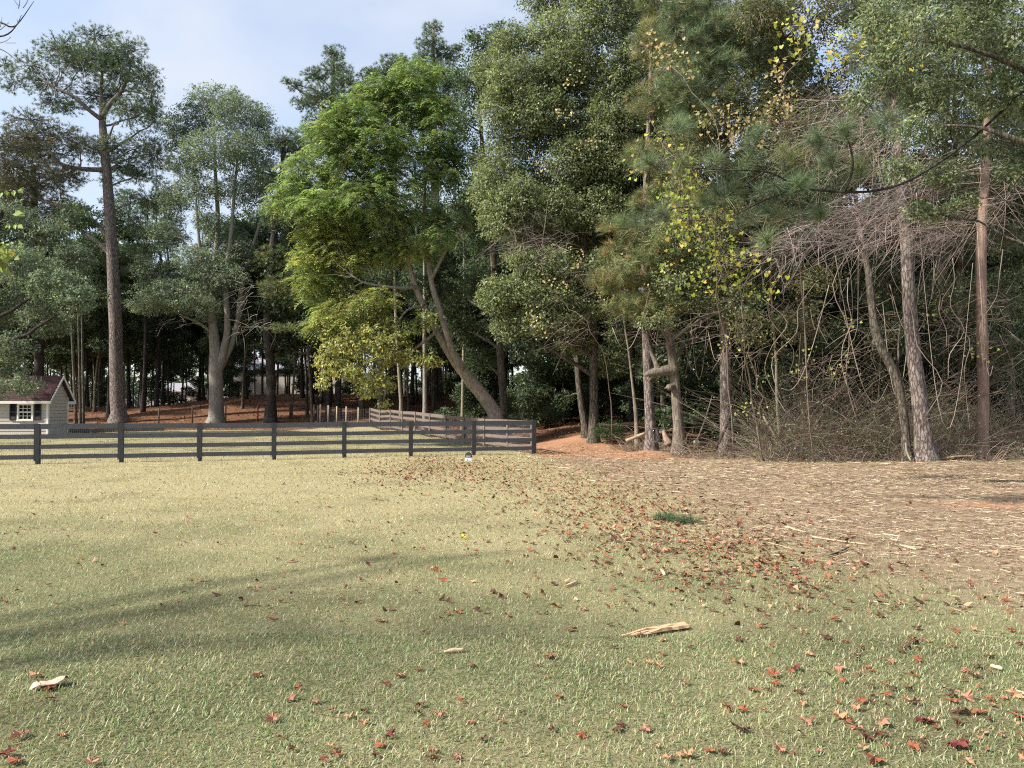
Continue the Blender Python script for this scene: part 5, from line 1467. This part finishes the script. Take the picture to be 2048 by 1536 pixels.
def hanging_vines():
    rng = np.random.default_rng(88)
    for i in range(34):
        px = rng.uniform(1210, 2040); d = rng.uniform(20, 25.5) if px > 1480 else rng.uniform(26.5, 29)
        top = rng.uniform(380, 640); bot = rng.uniform(640, 860)
        if px < 1450: top = rng.uniform(520, 640); bot = rng.uniform(640, 800)
        n = 6
        xs = px + np.cumsum(rng.normal(size=n) * 27); ys = np.linspace(top, bot, n)
        if rng.random() < .45:
            xs = px + np.linspace(0, 1, n) * rng.uniform(-130, 130); ys = top + (bot - top) * np.sin(np.linspace(0, 1, n) * math.pi * rng.uniform(.55, .95))
        p = trunk_path([(a, b_, d + rng.normal() * .2, rng.uniform(.7, 1.7)) for a, b_ in zip(xs, ys)], 16)
        low = p[np.argmin(p[:, 2])]
        if low[2] < gz(low[0], low[1]) + 0.1: continue
        o0 = p[0, :3].copy()
        c = np.array((0.30, 0.24, 0.20)) * rng.uniform(.6, 1.3)
        o = MB().tube(p[:, :3], p[:, 3], 4, c=c).obj('hanging_vine', M_TWIG, None, True, o0)
        tag(o, 'thin bare vine dangling from the branches along the right hand wood edge', 'vine', 'bare vines hanging at the wood edge')
hanging_vines()

def brush(name, label, spots, n, hmin, hmax, seed, rad, tone, leaf=0.0, pal=G_RO):
    """tangle of bare stems: (x0,x1,y0,y1) patches on the ground"""
    rng = np.random.default_rng(seed)
    b = MB()
    for (x0, x1, y0, y1, w) in spots:
        k = int(n * w)
        x = rng.uniform(x0, x1, k); y = rng.uniform(y0, y1, k)
        s = np.stack([x, y, gz(x, y) - 0.03], 1)
        a = rng.uniform(0, 6.283, k)
        L = rng.uniform(hmin, hmax, k)
        el = rng.uniform(0.25, 1.45, k)
        d0 = np.stack([np.cos(a) * np.cos(el), np.sin(a) * np.cos(el) * 0.6, np.sin(el)], 1)
        bend = np.stack([rng.normal(size=k) * .6, rng.normal(size=k) * .35, -rng.random(k) * 1.1], 1)
        t = np.linspace(0, 1, 7)[None, :, None]
        pts = s[:, None] + L[:, None, None] * (d0[:, None] * t + bend[:, None] * 0.5 * t * t) + rng.normal(size=(k, 7, 3)) * 0.025 * t
        pts[:, :, 2] = np.maximum(pts[:, :, 2], gz(pts[:, :, 0], pts[:, :, 1]) + 0.01)
        r = np.linspace(1, .35, 7)[None, :] * (rad * rng.uniform(.5, 1.6, k) ** 1.5)[:, None]
        c = np.array(tone)[None] * rng.uniform(.45, 1.5, (k, 1)) * (1 + .08 * rng.normal(size=(k, 3)))
        b.twigs(pts, r, 3, c=np.clip(c, .01, 1), m=0)
        if leaf:
            m = int(k * leaf)
            q = pts[rng.integers(0, k, m), rng.integers(2, 7, m)] + rng.normal(size=(m, 3)) * .05
            add_leaves(b, rng, q, rng.normal(size=(m, 3)), rng.normal(size=(m, 3)) + np.array((0, -.4, .6)), .07, .04, pick(rng, pal, m), m=1)
    o = b.obj(name, [M_TWIG, M_LEAF])
    tag(o, label, None, None, 'stuff')
brush('brush_thicket', 'tangled bare brown and grey stems filling the ground between the right hand trunks',
      [(8.3, 11.4, 25.2, 27.6, .42), (11.0, 14.5, 25.0, 27.4, .40), (14.3, 18.8, 25.7, 28, .40)], 2700, 1.3, 5.0, 91, 0.0050, (0.235, 0.185, 0.14), 3.0)
brush('low_brush', 'low twigs and dead stems lying along the foot of the wood edge',
      [(8.0, 12, 24.6, 25.8, .4), (12, 19, 24.0, 25.2, .5), (5.6, 8.5, 26.3, 27.6, .2), (4.4, 6.5, 29.5, 32, .25)], 1500, .35, 1.3, 92, 0.0055, (0.27, 0.21, 0.16), 0.5)
def tangle(label, d, rows, n, seed, tone):
    """bare twig masses hanging in the crowns"""
    rng = np.random.default_rng(seed); b = MB()
    for c, r in CL(d, *rows, spread=.8, seed=seed):
        k = int(1.7 * n * r[0] * r[2])
        s = ell(rng, k, c, r, 3)
        dr = unit(rng.normal(size=(k, 3)) * np.array((1, .7, .55)) + np.array((-.5, 0, -.15)))
        L = rng.uniform(.5, 1.5, k)
        t = np.linspace(0, 1, 6)[None, :, None]
        bend = rng.normal(size=(k, 3)) * .4 - np.array((0, 0, .35))
        pts = s[:, None] + L[:, None, None] * (dr[:, None] * t + bend[:, None] * .5 * t * t)
        rr = np.linspace(1, .4, 6)[None] * (0.0036 * rng.uniform(.5, 1.7, k))[:, None]
        b.twigs(pts, rr, 3, c=np.array(tone)[None] * rng.uniform(.55, 1.4, (k, 1)))
    o = b.obj('twig_tangle', M_TWIG)
    tag(o, label, None, None, 'stuff')
tangle('dense purple grey mass of bare twigs under the pine tufts', 19.5, [(1680, 430, 70, 34), (1760, 420, 66, 40), (1620, 470, 60, 24), (1720, 480, 70, 24), (1820, 380, 60, 40), (1560, 500, 60, 24), (1880, 480, 60, 40)], 210, 93, (0.27, 0.215, 0.21))
tangle('bare brown twigs among the vines at the upper right', 18, [(1720, 200, 80, 44), (1640, 200, 60, 30), (1800, 260, 70, 44), (1840, 330, 70, 44), (1740, 310, 60, 30), (1950, 330, 60, 40), (1990, 420, 60, 40), (1820, 440, 80, 50), (1930, 440, 70, 40), (2030, 380, 50, 50), (1700, 260, 80, 40), (1600, 300, 60, 30)], 110, 94, (0.30, 0.235, 0.20))
tangle('grey bare twigs within the big evergreen tree', 31, [(1060, 450, 60, 40), (1100, 480, 70, 34), (1020, 480, 40, 36), (1180, 560, 60, 30), (1240, 620, 60, 40), (1150, 660, 50, 30), (1330, 640, 60, 50)], 60, 95, (0.28, 0.23, 0.20))
tangle('pale bare twigs low on the grey many stemmed tree', 42, [(500, 590, 40, 26), (520, 640, 34, 22), (480, 660, 20, 20), (350, 640, 30, 18)], 26, 96, (0.42, 0.39, 0.34))
tangle('fine bare twigs hanging among the trunks of the right hand wood', 25.5, [(1500, 680, 60, 60), (1620, 620, 70, 60), (1700, 700, 60, 70), (1780, 640, 60, 60), (1900, 650, 60, 70), (1990, 650, 60, 80), (2040, 760, 50, 70), (1920, 780, 50, 50), (1640, 760, 60, 50), (1420, 650, 50, 40)], 40, 97, (0.29, 0.23, 0.19))

def log(label, name, a, da, b_, db, w0, w1, mat=None, lift=0.05):
    p = P(*a, da); q = P(*b_, db)
    p[2] = max(p[2], gz(p[0], p[1]) + w0 / F * da * .4); q[2] = max(q[2], gz(q[0], q[1]) + w1 / F * db * .4)
    m = [0.5 * (p + q) + RNG.normal(size=3) * 0.03 * np.linalg.norm(q - p)]
    m[0][2] = max(m[0][2], gz(m[0][0], m[0][1]) + 0.03)
    path = spline([np.append(p, w0 / F * da / 2), np.append(m[0], (w0 + w1) / F * da / 4), np.append(q, w1 / F * db / 2)], 9)
    o = MB().tube(path[:, :3], path[:, 3], 8, wob=.06, rng=RNG).obj(name, mat or M_LOG, None, True, p)
    tag(o, label, 'log' if 'log' in name else 'stick')
log('pale log slanting against the foot of the reddish plated pine', 'fallen_log', (1252, 882), 29.4, (1290, 866), 29.2, 8, 6)
log('long pale log lying behind the stout grey pine, lowest of the logs', 'fallen_log', (1388, 884), 30.0, (1470, 886), 30.2, 7, 7)
log('short cut log with a bright end behind the broken limbed tree', 'fallen_log', (1402, 862), 32.0, (1450, 866), 32.4, 9, 8)
log('dark log across the gap between the sapling and the reddish pine', 'fallen_log', (1236, 850), 33.5, (1300, 852), 33.8, 9, 8)
log('log end poking out right of the broken limbed tree trunk', 'fallen_log', (1310, 868), 30.5, (1350, 858), 30.8, 7, 6)
log('weathered branch curving over the straw at the foot of the peeled trunk', 'fallen_branch', (1878, 918), 24.2, (1950, 912), 24.0, 5, 3)
log('dark branch lying along the straw right of the peeled trunk', 'fallen_branch', (1968, 968), 18.0, (2060, 962), 18.2, 7, 4, M_OAK)
log('pale snapped branch standing at the foot of the bent elbow trunk', 'broken_branch', (1822, 930), 23.8, (1811, 886), 24.2, 4, 3, M_SAP)
log('forked dead stem leaning in the brush beside the thin crooked sapling', 'dead_stem', (1572, 916), 25.6, (1526, 832), 25.8, 6, 4, M_SAP)
log('black leaning dead stem left of the stout grey pine', 'dead_stem', (1427, 905), 27.2, (1470, 780), 27.4, 6, 4, M_PINE_DARK)
log('thin dark leaning stem right of the broken limbed tree', 'dead_stem', (1388, 896), 27.8, (1425, 790), 28.0, 4, 3, M_OAK)
log('rotten reddish stump piece between the reddish pine and the broken limbed tree', 'broken_stump', (1338, 890), 28.4, (1326, 862), 28.6, 18, 7, M_STRIP)
log('dark bark covered stump remnant touching the reddish plated pine', 'broken_stump', (1318, 884), 28.6, (1313, 858), 28.8, 14, 5, M_PINE_DARK)

# ------------------------------------------------------------------ lawn blades, straw and fallen leaves
def lawn():
    rng = np.random.default_rng(21)
    b = MB()
    def band(y0, y1, dens, hl, wd, quad):
        half = lambda y: 0.70 * y + 0.5
        area = (y1 - y0) * (half(y0) + half(y1))
        n = int(area * dens)
        y = np.sqrt(y0 * y0 + (y1 * y1 - y0 * y0) * rng.random(n))
        x = (rng.random(n) * 2 - 1) * half(y)
        st, cl, wood, gr = zones(x, y)
        pch = 0.5 + 0.5 * np.sin(x * 1.7 + 2 * np.sin(y * 1.1)) * np.sin(y * 2.1 + 1.5 * np.sin(x * 0.8))
        keep = rng.random(n) < np.clip(1.2 - 1.14 * st ** 1.3 - cl - 1.4 * np.clip(wood - 0.3, 0, 1), 0, 1) * (0.62 + 0.38 * pch)
        if y1 > 24: 
            keep &= (x < 1.5) | (y < 26)
        x, y, gr, pch = x[keep], y[keep], gr[keep], pch[keep]
        n = len(x)
        p = np.stack([x, y, gz(x, y) - 0.004], 1)
        a = rng.uniform(0, 6.283, n)
        el = np.clip(rng.normal(0.62, 0.33, n), 0.05, 1.4)
        h = hl * rng.uniform(.5, 1.45, n)
        d = np.stack([np.cos(a) * np.cos(el), np.sin(a) * np.cos(el), np.sin(el)], 1)
        s = np.stack([-np.sin(a), np.cos(a), np.zeros(n)], 1) * (wd * rng.uniform(.6, 1.4, n))[:, None] * .5
        isg = rng.random(n) < np.clip(gr * 1.0 + 0.12 + 0.3 * (pch - .5), 0.05, .92)
        cg = pick(rng, [(0.18, 0.235, 0.095, 3), (0.26, 0.315, 0.145, 3), (0.38, 0.42, 0.25, 2.6), (0.105, 0.15, 0.06, 1.3)], n, .2)
        cd = pick(rng, [(0.44, 0.39, 0.23, 3), (0.56, 0.51, 0.34, 2.4), (0.33, 0.29, 0.16, 2), (0.21, 0.16, 0.09, 1)], n, .2)
        c = np.where(isg[:, None], cg, cd)
        tip = p + d * h[:, None]
        tip[:, 2] -= h * 0.18
        tip[:, 2] = np.maximum(tip[:, 2], p[:, 2] + 0.008)
        if quad:
            m = p + d * (h * .55)[:, None]
            V = np.stack([p - s, p + s, m + s * .8, m - s * .8, tip], 1).reshape(-1, 3)
            k = np.arange(n)[:, None] * 5
            b.add(V, t=k + np.array([[3, 2, 4]]), q=k + np.array([[0, 1, 2, 3]]), c=np.repeat(c, 5, 0))
        else:
            V = np.stack([p - s, p + s, tip], 1).reshape(-1, 3)
            b.add(V, t=np.arange(n * 3).reshape(-1, 3), c=np.repeat(c, 3, 0))
    band(3.3, 6.0, 6800, .044, .0046, True)
    band(6.0, 9.5, 3900, .046, .0064, False)
    band(9.5, 15., 1500, .050, .0098, False)
    band(15., 24., 300, .055, .019, False)
    band(24., 47., 75, .07, .034, False)
    o = b.obj('grass', M_GRASS)
    tag(o, 'short mown grass, part green and part dry straw coloured', None, None, 'stuff')
lawn()

def straw():
    rng = np.random.default_rng(22)
    b = MB()
    def band(n, y0, y1, L, w):
        y = np.sqrt(y0 * y0 + (y1 * y1 - y0 * y0) * rng.random(n))
        x = rng.uniform(-2, 0.72 * y + .5, n)
        st, cl, wood, gr = zones(x, y)
        clump = 0.35 + 0.65 * (np.sin(x * 2.1 + 1.3 * np.sin(y * 1.7)) * np.sin(y * 2.6 + x) > -0.1)
        k = (rng.random(n) < np.clip(np.maximum(st ** 1.7, .8 * cl * (y > 24)) - 0.25 * cl * (y < 24), 0.004, 1) * clump) & (wood < 0.75) & (x > 0.1 * (y - 12) - 1.5)
        x, y = x[k], y[k]; m = len(x)
        a = rng.normal(0.2, 1.1, m) + (rng.random(m) < .25) * rng.uniform(0, 3.1, m)
        l = L * rng.lognormal(0, .55, m)
        d = np.stack([np.cos(a), np.sin(a), rng.normal(0, .06, m)], 1)
        c0 = np.stack([x, y, gz(x, y) + 0.012 + 0.025 * rng.random(m)], 1)
        s = np.stack([-np.sin(a), np.cos(a), rng.normal(0, .5, m)], 1) * (w * rng.uniform(.5, 1.5, m))[:, None] * .5
        p, q = c0 - d * l[:, None] / 2, c0 + d * l[:, None] / 2
        V = np.stack([p - s, p + s, q + s, q - s], 1).reshape(-1, 3)
        c = pick(rng, [(0.45, 0.37, 0.25, 3), (0.36, 0.285, 0.19, 3), (0.55, 0.48, 0.35, .8), (0.24, 0.16, 0.105, 2), (0.14, 0.085, 0.06, 1.8)], m, .18)
        b.add(V, q=np.arange(m * 4).reshape(-1, 4), c=np.repeat(c, 4, 0))
    band(18000, 5.5, 12, .08, .0042)
    band(60000, 9, 20, .085, .0050)
    band(66000, 17, 33, .105, .0078)
    o = b.obj('straw', M_DRY)
    tag(o, 'pale straw and wood shreds strewn over the bare ground on the right', None, None, 'stuff')
straw()

def leaf_mesh(seed, lobes=5, detail=True):
    """a lobed, curled dry leaf about one unit across with a short stalk"""
    rng = np.random.default_rng(seed)
    out = []
    angs = np.linspace(-2.35, 2.35, lobes)
    for i, a in enumerate(angs):
        R = (0.50 - 0.12 * abs(a) / 2.35) * rng.uniform(.85, 1.15)
        if detail:
            out.append((a - .28, R * .74)); out.append((a - .12, R * .90))
        out.append((a, R))
        if detail:
            out.append((a + .12, R * .88)); out.append((a + .28, R * .72))
        if i < lobes - 1:
            out.append((a + (angs[1] - angs[0]) / 2, R * .60))
    out.append((math.pi, .10))
    V = [(0, 0, 0)] + [(r * math.cos(a), r * math.sin(a), 0) for a, r in out]
    V = np.array(V)
    cx, cy, tw = rng.uniform(-.9, .9), rng.uniform(-.9, 1.0), rng.uniform(-.7, .7)
    V[:, 2] = cx * V[:, 0] ** 2 + cy * V[:, 1] ** 2 + tw * V[:, 0] * V[:, 1] + rng.normal(size=len(V)) * .06
    V[0, 2] = -.02
    n = len(out)
    T = [(0, 1 + k, 1 + (k + 1) % n) for k in range(n)]
    return V, np.array(T)

def fallen_leaves():
    rng = np.random.default_rng(23)
    kinds = {'rust': (0.30, 0.105, 0.055), 'tan': (0.46, 0.27, 0.16), 'brown': (0.115, 0.055, 0.036), 'dark red': (0.17, 0.045, 0.042), 'pinkish': (0.40, 0.20, 0.14)}
    meshes = {}
    for kn, c in kinds.items():
        for v in range(4):
            V, T = leaf_mesh(700 + v * 7 + len(kn))
            b = MB().add(V, t=T, c=np.tile(np.array(c), (len(V), 1)) * (1 + .10 * rng.normal(size=(len(V), 1))))
            b.twigs(np.array([[(-.1, 0, 0.0), (-.28, .03, .02), (-.42, .08, .03)]]), np.full((1, 3), .012), 3, c=np.array(c) * .8)
            meshes[kn, v] = b.mesh('fallen_leaf', M_FALLEN)
    words_ = {'rust': 'rust red curled fallen leaf lying on the grass', 'tan': 'pale tan fallen leaf lying on the grass', 'brown': 'dark brown crumpled fallen leaf lying on the grass',
              'dark red': 'deep red fallen leaf lying on the grass', 'pinkish': 'dull pinkish brown fallen leaf lying on the grass'}
    placed = []
    def put(p, kn, size, label=None, group=True, flat=.22):
        o = bpy.data.objects.new('fallen_leaf', meshes[kn, int(rng.integers(4))])
        COL.objects.link(o)
        o.location = (p[0], p[1], p[2] + 0.020 + size * .06)
        o.rotation_euler = (rng.normal() * flat, rng.normal() * flat, rng.random() * 6.28)
        o.scale = (size, size * rng.uniform(.75, 1.05), size)
        q = 1024 + p[0] / p[1] * F
        zn = ' left of the short pale stick' if q < 850 else ' between the short pale stick and the split plank' if q < 1300 else ' right of the split plank'
        tag(o, label or words_[kn].replace(' lying on the grass', zn), 'leaf', ('fallen %s leaves%s' % (kn, zn)) if label is None else None)
        placed.append((p[0], p[1]))
    one = [(1915, 1495, 48, 'dark red', 'largest dark red crumpled leaf near the bottom right corner'), (1750, 1524, 42, 'rust', 'rust leaf cut by the bottom edge left of the largest dark red leaf'),
           (1846, 1450, 34, 'dark red', 'bright crimson leaf on the grass above the largest dark red leaf'), (1560, 1505, 26, 'pinkish', 'pale pink brown leaf on the grass at the bottom right, alone'),
           (1455, 1422, 30, 'rust', 'reddish brown leaf standing alone below the split plank'), (1165, 1472, 28, 'rust', 'rust leaf with ribbed surface near the bottom centre right of the middle'),
           (778, 1480, 22, 'dark red', 'dark maroon leaf at the bottom left of the middle'), (866, 1507, 22, 'pinkish', 'pink brown leaf at the bottom edge left of the middle'),
           (915, 1519, 24, 'pinkish', 'pale rust leaf right of the pink brown leaf at the bottom edge'), (727, 1453, 26, 'tan', 'light brown leaf left of the dark maroon leaf at the bottom'),
           (1118, 1395, 22, 'rust', 'rust leaf on green grass below the small pale stick'), (1140, 1261, 22, 'rust', 'rust leaf left of the split plank'), (598, 1380, 18, 'rust', 'rust leaf in the lower left half of the lawn, beside green grass'),
           (8, 1512, 34, 'dark red', 'dark red leaf at the bottom left corner'), (98, 1405, 20, 'rust', 'orange leaf just below the large pale bark piece'),
           (1945, 1355, 34, 'pinkish', 'big crumpled pale brown leaf near the right edge'), (2035, 1440, 26, 'rust', 'rust leaf touching the right edge of the grass'), (1960, 1430, 34, 'rust', 'large rust leaf among the cluster at the lower right'),
           (542, 1243, 17, 'rust', 'small rust leaf in the left middle of the lawn'), (672, 1520, 26, 'rust', 'rust leaf at the bottom edge below the light brown leaf'), (1167, 1220, 20, 'tan', 'pale pink leaf upper left of the split plank')]
    for px, py, w, kn, lab in one:
        g = ray_ground(px, py)
        put(g, kn, w / F * math.hypot(g[1], CAM_H) * 1.15, lab)
    mix = ['rust', 'tan', 'brown', 'dark red', 'pinkish']
    CURVE = np.array([(790, 945), (860, 930), (930, 930), (1010, 940), (1090, 955), (1180, 978), (1260, 1008), (1330, 1045), (1430, 1090), (1560, 1140)], float)
    def dens(px, py):
        """how thickly the photograph shows leaves there"""
        c = 0.05
        curve = np.array([(800, 945), (860, 930), (920, 935), (1000, 945), (1080, 955), (1160, 980), (1250, 1010), (1340, 1060), (1480, 1110), (1600, 1170), (1640, 1260), (1720, 1360), (1860, 1440)])
        dd = np.min(np.hypot((curve[:, 0] - px) * .8, (curve[:, 1] - py) * 1.6))
        c += 0.45 * math.exp(-(dd / 70.0) ** 2) + .30 * math.exp(-(dd / 170.0) ** 2)
        c += 0.5 * ss(1350, 1800, px) * ss(1150, 1400, py) + 0.10 * ss(400, 900, px)
        return min(1, c)

    while len(placed) < 299:
        py = 815 + 1.0 * (720 * rng.random() ** .8) + 95
        px = rng.uniform(0, 2048)
        if py > 1534 or py < 1060: continue
        if rng.random() > dens(px, py): continue
        g = ray_ground(px, py)
        if any(abs(g[0] - a) + abs(g[1] - b_) < .07 for a, b_ in placed): continue
        kn = mix[rng.choice(5, p=[.30, .16, .32, .04, .18])]
        put(g, kn, float(np.clip(rng.lognormal(math.log(.072), .3), .035, .13)))
    # the many further ones, too small to pick apart
    b = MB()
    V0 = [leaf_mesh(800 + k, 3, False) for k in range(4)]
    cnt = 0
    while cnt < 7600:
        py = 900 + 330 * rng.random() ** 1.5
        px = rng.uniform(0, 2048)
        if rng.random() < .5:
            f = rng.random() ** 1.05 * 8.999
            j = int(f); f -= j
            px = CURVE[j, 0] * (1 - f) + CURVE[j + 1, 0] * f + rng.normal() * (60 + 9 * j)
            py = CURVE[j, 1] * (1 - f) + CURVE[j + 1, 1] * f + rng.normal() * (16 + 3.5 * j)
            if py < 905: continue
        elif rng.random() > dens(px, py) * (1 if py < 1080 else .8) + .03: continue
        if py < 915 and px < 700: continue
        g = ray_ground(px, py)
        if g[1] > 29 and g[0] < 0.9: continue
        V, T = V0[int(rng.integers(4))]
        a = rng.random() * 6.28; s = float(np.clip(rng.lognormal(math.log(.072), .3), .035, .13))
        R = np.array([(math.cos(a), -math.sin(a), 0), (math.sin(a), math.cos(a), 0), (rng.normal() * .35, rng.normal() * .35, 1)])
        kn = mix[rng.choice(5, p=[.27, .10, .45, .06, .12])]
        b.add((V * s) @ R.T + g + np.array((0, 0, .022)), t=T, c=np.array(kinds[kn]) * rng.uniform(.7, 1.2))
        cnt += 1
    o = b.obj('leaf_litter', M_FALLEN); tag(o, 'dense scatter of small brown and red fallen leaves across the middle of the lawn', None, None, 'stuff')
    # leaf litter lit up on the floor of the wood behind the fences
    b = MB(); n = 9000
    y = rng.uniform(36, 75, n); x = rng.uniform(-34, 4, n)
    k = poly_dist(x, y, Z_WOOD) < -.2
    x, y = x[k], y[k]; n = len(x)
    p = np.stack([x, y, gz(x, y) + .03], 1)
    add_leaves(b, rng, p, rng.normal(size=(n, 3)) * np.array((1, 1, .3)), rng.normal(size=(n, 3)) * .35 + np.array((0, 0, 1.0)), .17, .12,
               pick(rng, [(0.28, 0.14, 0.08, 3), (0.16, 0.08, 0.05, 3), (0.38, 0.24, 0.15, 1.6)], n))
    o = b.obj('forest_litter', M_FALLEN); tag(o, 'rust brown leaf litter covering the bank and floor of the wood', None, None, 'stuff')
fallen_leaves()

def odd_pieces():
    # split plank
    rng = np.random.default_rng(5)
    a, c = ray_ground(1246, 1274), ray_ground(1372, 1254)
    root = empty('split_plank', a, 'long jagged split piece of orange wood lying on the grass', 'wood piece')
    o = np.array(a)
    dv = c - a; L = np.linalg.norm(dv); ax = dv / L
    sd = np.array((-ax[1], ax[0], 0)); up = np.array((0, 0, 1.0))
    def sliver(s0, s1, off, w0, w1, h, z):
        n = 9; b = MB(); rows = []
        for i in range(n):
            f = s0 + (s1 - s0) * i / (n - 1)
            w = (w0 + (w1 - w0) * i / (n - 1)) * rng.uniform(.8, 1.15)
            hh = h * min(1, .3 + 2 * i / n) * rng.uniform(.85, 1.15)
            q = a + ax * L * f + sd * (off + rng.normal() * .003) + up * (z + .02)
            rows += [q - sd * w / 2, q + sd * w / 2, q + sd * w * .42 + up * hh, q - sd * w * .30 + up * hh * rng.uniform(.7, 1.0)]
        V = np.array(rows)
        Q = [(4 * i + j, 4 * i + (j + 1) % 4, 4 * i + 4 + (j + 1) % 4, 4 * i + 4 + j) for i in range(n - 1) for j in range(4)] + [(3, 2, 1, 0), (4 * n - 4, 4 * n - 3, 4 * n - 2, 4 * n - 1)]
        b.add(V, q=Q).obj('splinter', M_SPLIT, root, False, o)
    sliver(0.0, 1.0, .012, .014, .045, .030, 0)
    sliver(0.30, .99, -.030, .012, .040, .026, 0)
    sliver(0.12, .62, -.015, .016, .03, .016, .004)
    # bark curl at the left
    a = ray_ground(98, 1378)
    root = empty('bark_piece', a, 'large pale curled bark piece standing up from the grass at the lower left', 'bark')
    n = 9; rows = []
    for i in range(n):
        f = i / (n - 1)
        w = .035 + .035 * math.sin(math.pi * (.1 + .8 * f)) + (.014 if i % 3 == 1 else 0)
        for j in range(5):
            t = j / 4 - .5
            rows.append((-.085 + .17 * f, -.03 + .07 * f + t * w * 1.4, .022 + .022 * f + (0.25 - t * t) * .055 + .008 * math.sin(f * 9 + t * 4)))
    V = np.array(rows)
    Q = [(5 * i + j, 5 * i + j + 1, 5 * i + 6 + j, 5 * i + 5 + j) for i in range(n - 1) for j in range(4)]
    V2 = V - np.array((0, 0, .006))
    b = MB().add(np.vstack([V, V2]), q=Q + [tuple(reversed([v + len(V) for v in q])) for q in Q])
    b.obj('bark', simple_mat('pale_bark', (0.50, 0.37, 0.28), .8, .2, .3, 30.0), root, True)
    def stick(label, pts, w, mat, name='stick'):
        P3 = []
        for px, py, ww in pts:
            g = ray_ground(px, py); P3.append((*(g + np.array((0, 0, .02))), ww / F * g[1] / 2))
        q = spline(P3, 10)
        ob = MB().tube(q[:, :3], q[:, 3], 7, wob=.10, rng=rng).obj(name, mat, None, True, q[0, :3]); tag(ob, label, 'stick')
    PW = simple_mat('pale_dry_stick', (0.52, 0.38, 0.25), .85, .15, .25, 14.0)
    stick('short thick pale stick with a broken end left of the split plank', [(888, 1309, 4), (905, 1307, 9), (928, 1305, 8)], 8, PW)
    stick('pale chip of wood near the right edge below the straw', [(1982, 1338, 6), (2000, 1343, 8), (2004, 1345, 5)], 7, PW, 'wood_chip')
    stick('pale bark strip cut by the right edge beside the rust leaves', [(2020, 1386, 5), (2040, 1392, 8), (2070, 1400, 7)], 7, PW)
    stick('pale broken stick at the straw edge, upper left of the straw', [(1572, 1056, 6), (1592, 1063, 4), (1612, 1068, 3)], 5, PW)
    stick('long thin pale straw stick below the broken stick', [(1625, 1078, 2.5), (1680, 1086, 3), (1738, 1092, 2)], 3, PW)
    stick('dark short twig on the grass below the straw sticks', [(1658, 1114, 4), (1680, 1106, 4), (1697, 1098, 3)], 4, M_OAK)
    stick('thin pale stick near the straw centre', [(1800, 1092, 3), (1828, 1100, 4), (1850, 1098, 3)], 3, PW)
    stick('pale sliver with a dark side left of the split plank above it', [(1128, 1178, 2), (1142, 1174, 5), (1154, 1169, 5)], 4, PW, 'wood_sliver')
    stick('small pale scrap on the grass near the top of the leaf trail', [(1322, 1142, 3), (1326, 1148, 8), (1330, 1153, 4)], 4, PW, 'wood_chip')
    # green pine sprigs on the straw
    for lab, px, py, r in (('dark green clump of pine needles lying on the straw beside the leaf trail', 1335, 1042, .22), ('right half of the green pine sprig, darker, next to the needle clump', 1366, 1046, .20)):
        g = ray_ground(px, py)
        root = empty('pine_sprig', g, lab, 'pine sprig')
        b = MB(); K = 12
        pos = np.array([0, 0, .05]) + rng.normal(size=(K, 3)) * np.array((r * .6, r * .5, .02))
        add_needles(b, rng, pos, rng.normal(size=(K, 3)) * np.array((1, 1, .2)) + np.array((0, 0, .5)), .20, .006, 40, pick(rng, [(0.055, 0.10, 0.045, 1), (0.09, 0.14, 0.07, 1)], K), 1.5)
        b.obj('needles', M_NEEDLE, root)
        MB().tube([(-r, 0, .03), (0, .02, .05), (r, -.03, .05)], [.008, .007, .004], 5).obj('twig', M_OAK, root)
    # yellow leaf
    g = ray_ground(926, 1079)
    V, T = leaf_mesh(990)
    ob = MB().add(V * .13, t=T, c=(0.62, 0.52, 0.05)).obj('fallen_leaf', M_FALLEN); ob.location = g + np.array((0, 0, .04)); ob.rotation_euler = (.5, .2, 1)
    tag(ob, 'single bright yellow leaf lying in the middle of the lawn', 'leaf')
    # low green bush at the path mouth
    for lab, px, py, d, r in (('low dark green needle leaved bush between the straight pale trunk and the sapling', 1222, 858, 32.5, (30, 22)), ('rounded leafy bush at the foot of the leaning double trunk', 1012, 812, 39.0, (24, 22)),
                              ('small bush of fine twigs at the mouth of the path right of the corner post', 1110, 820, 40.0, (26, 18))):
        c = P(px, py, d); g = float(gz(c[0], d))
        make_tree('bush', lab, 'bush', None, [spline([(c[0], d, g, .02), (c[0] + .05, d, g + .3, .014), (c[0] + .1, d + .05, max(g + .6, c[2]), .006)], 6)],
                  CL(d, (px, py, *r, 0), (px - r[0] * .5, py + r[1] * .4, r[0] * .6, r[1] * .6, 0), (px + r[0] * .5, py + r[1] * .4, r[0] * .6, r[1] * .6, 0), seed=int(px)),
                  'broad', SB([(0.05, 0.085, 0.035, 2), (0.075, 0.12, 0.05, 1)], .06, .022, 1.1, .16, 11, twr=.005), M_OAK, 600 + px, sides=5)
odd_pieces()
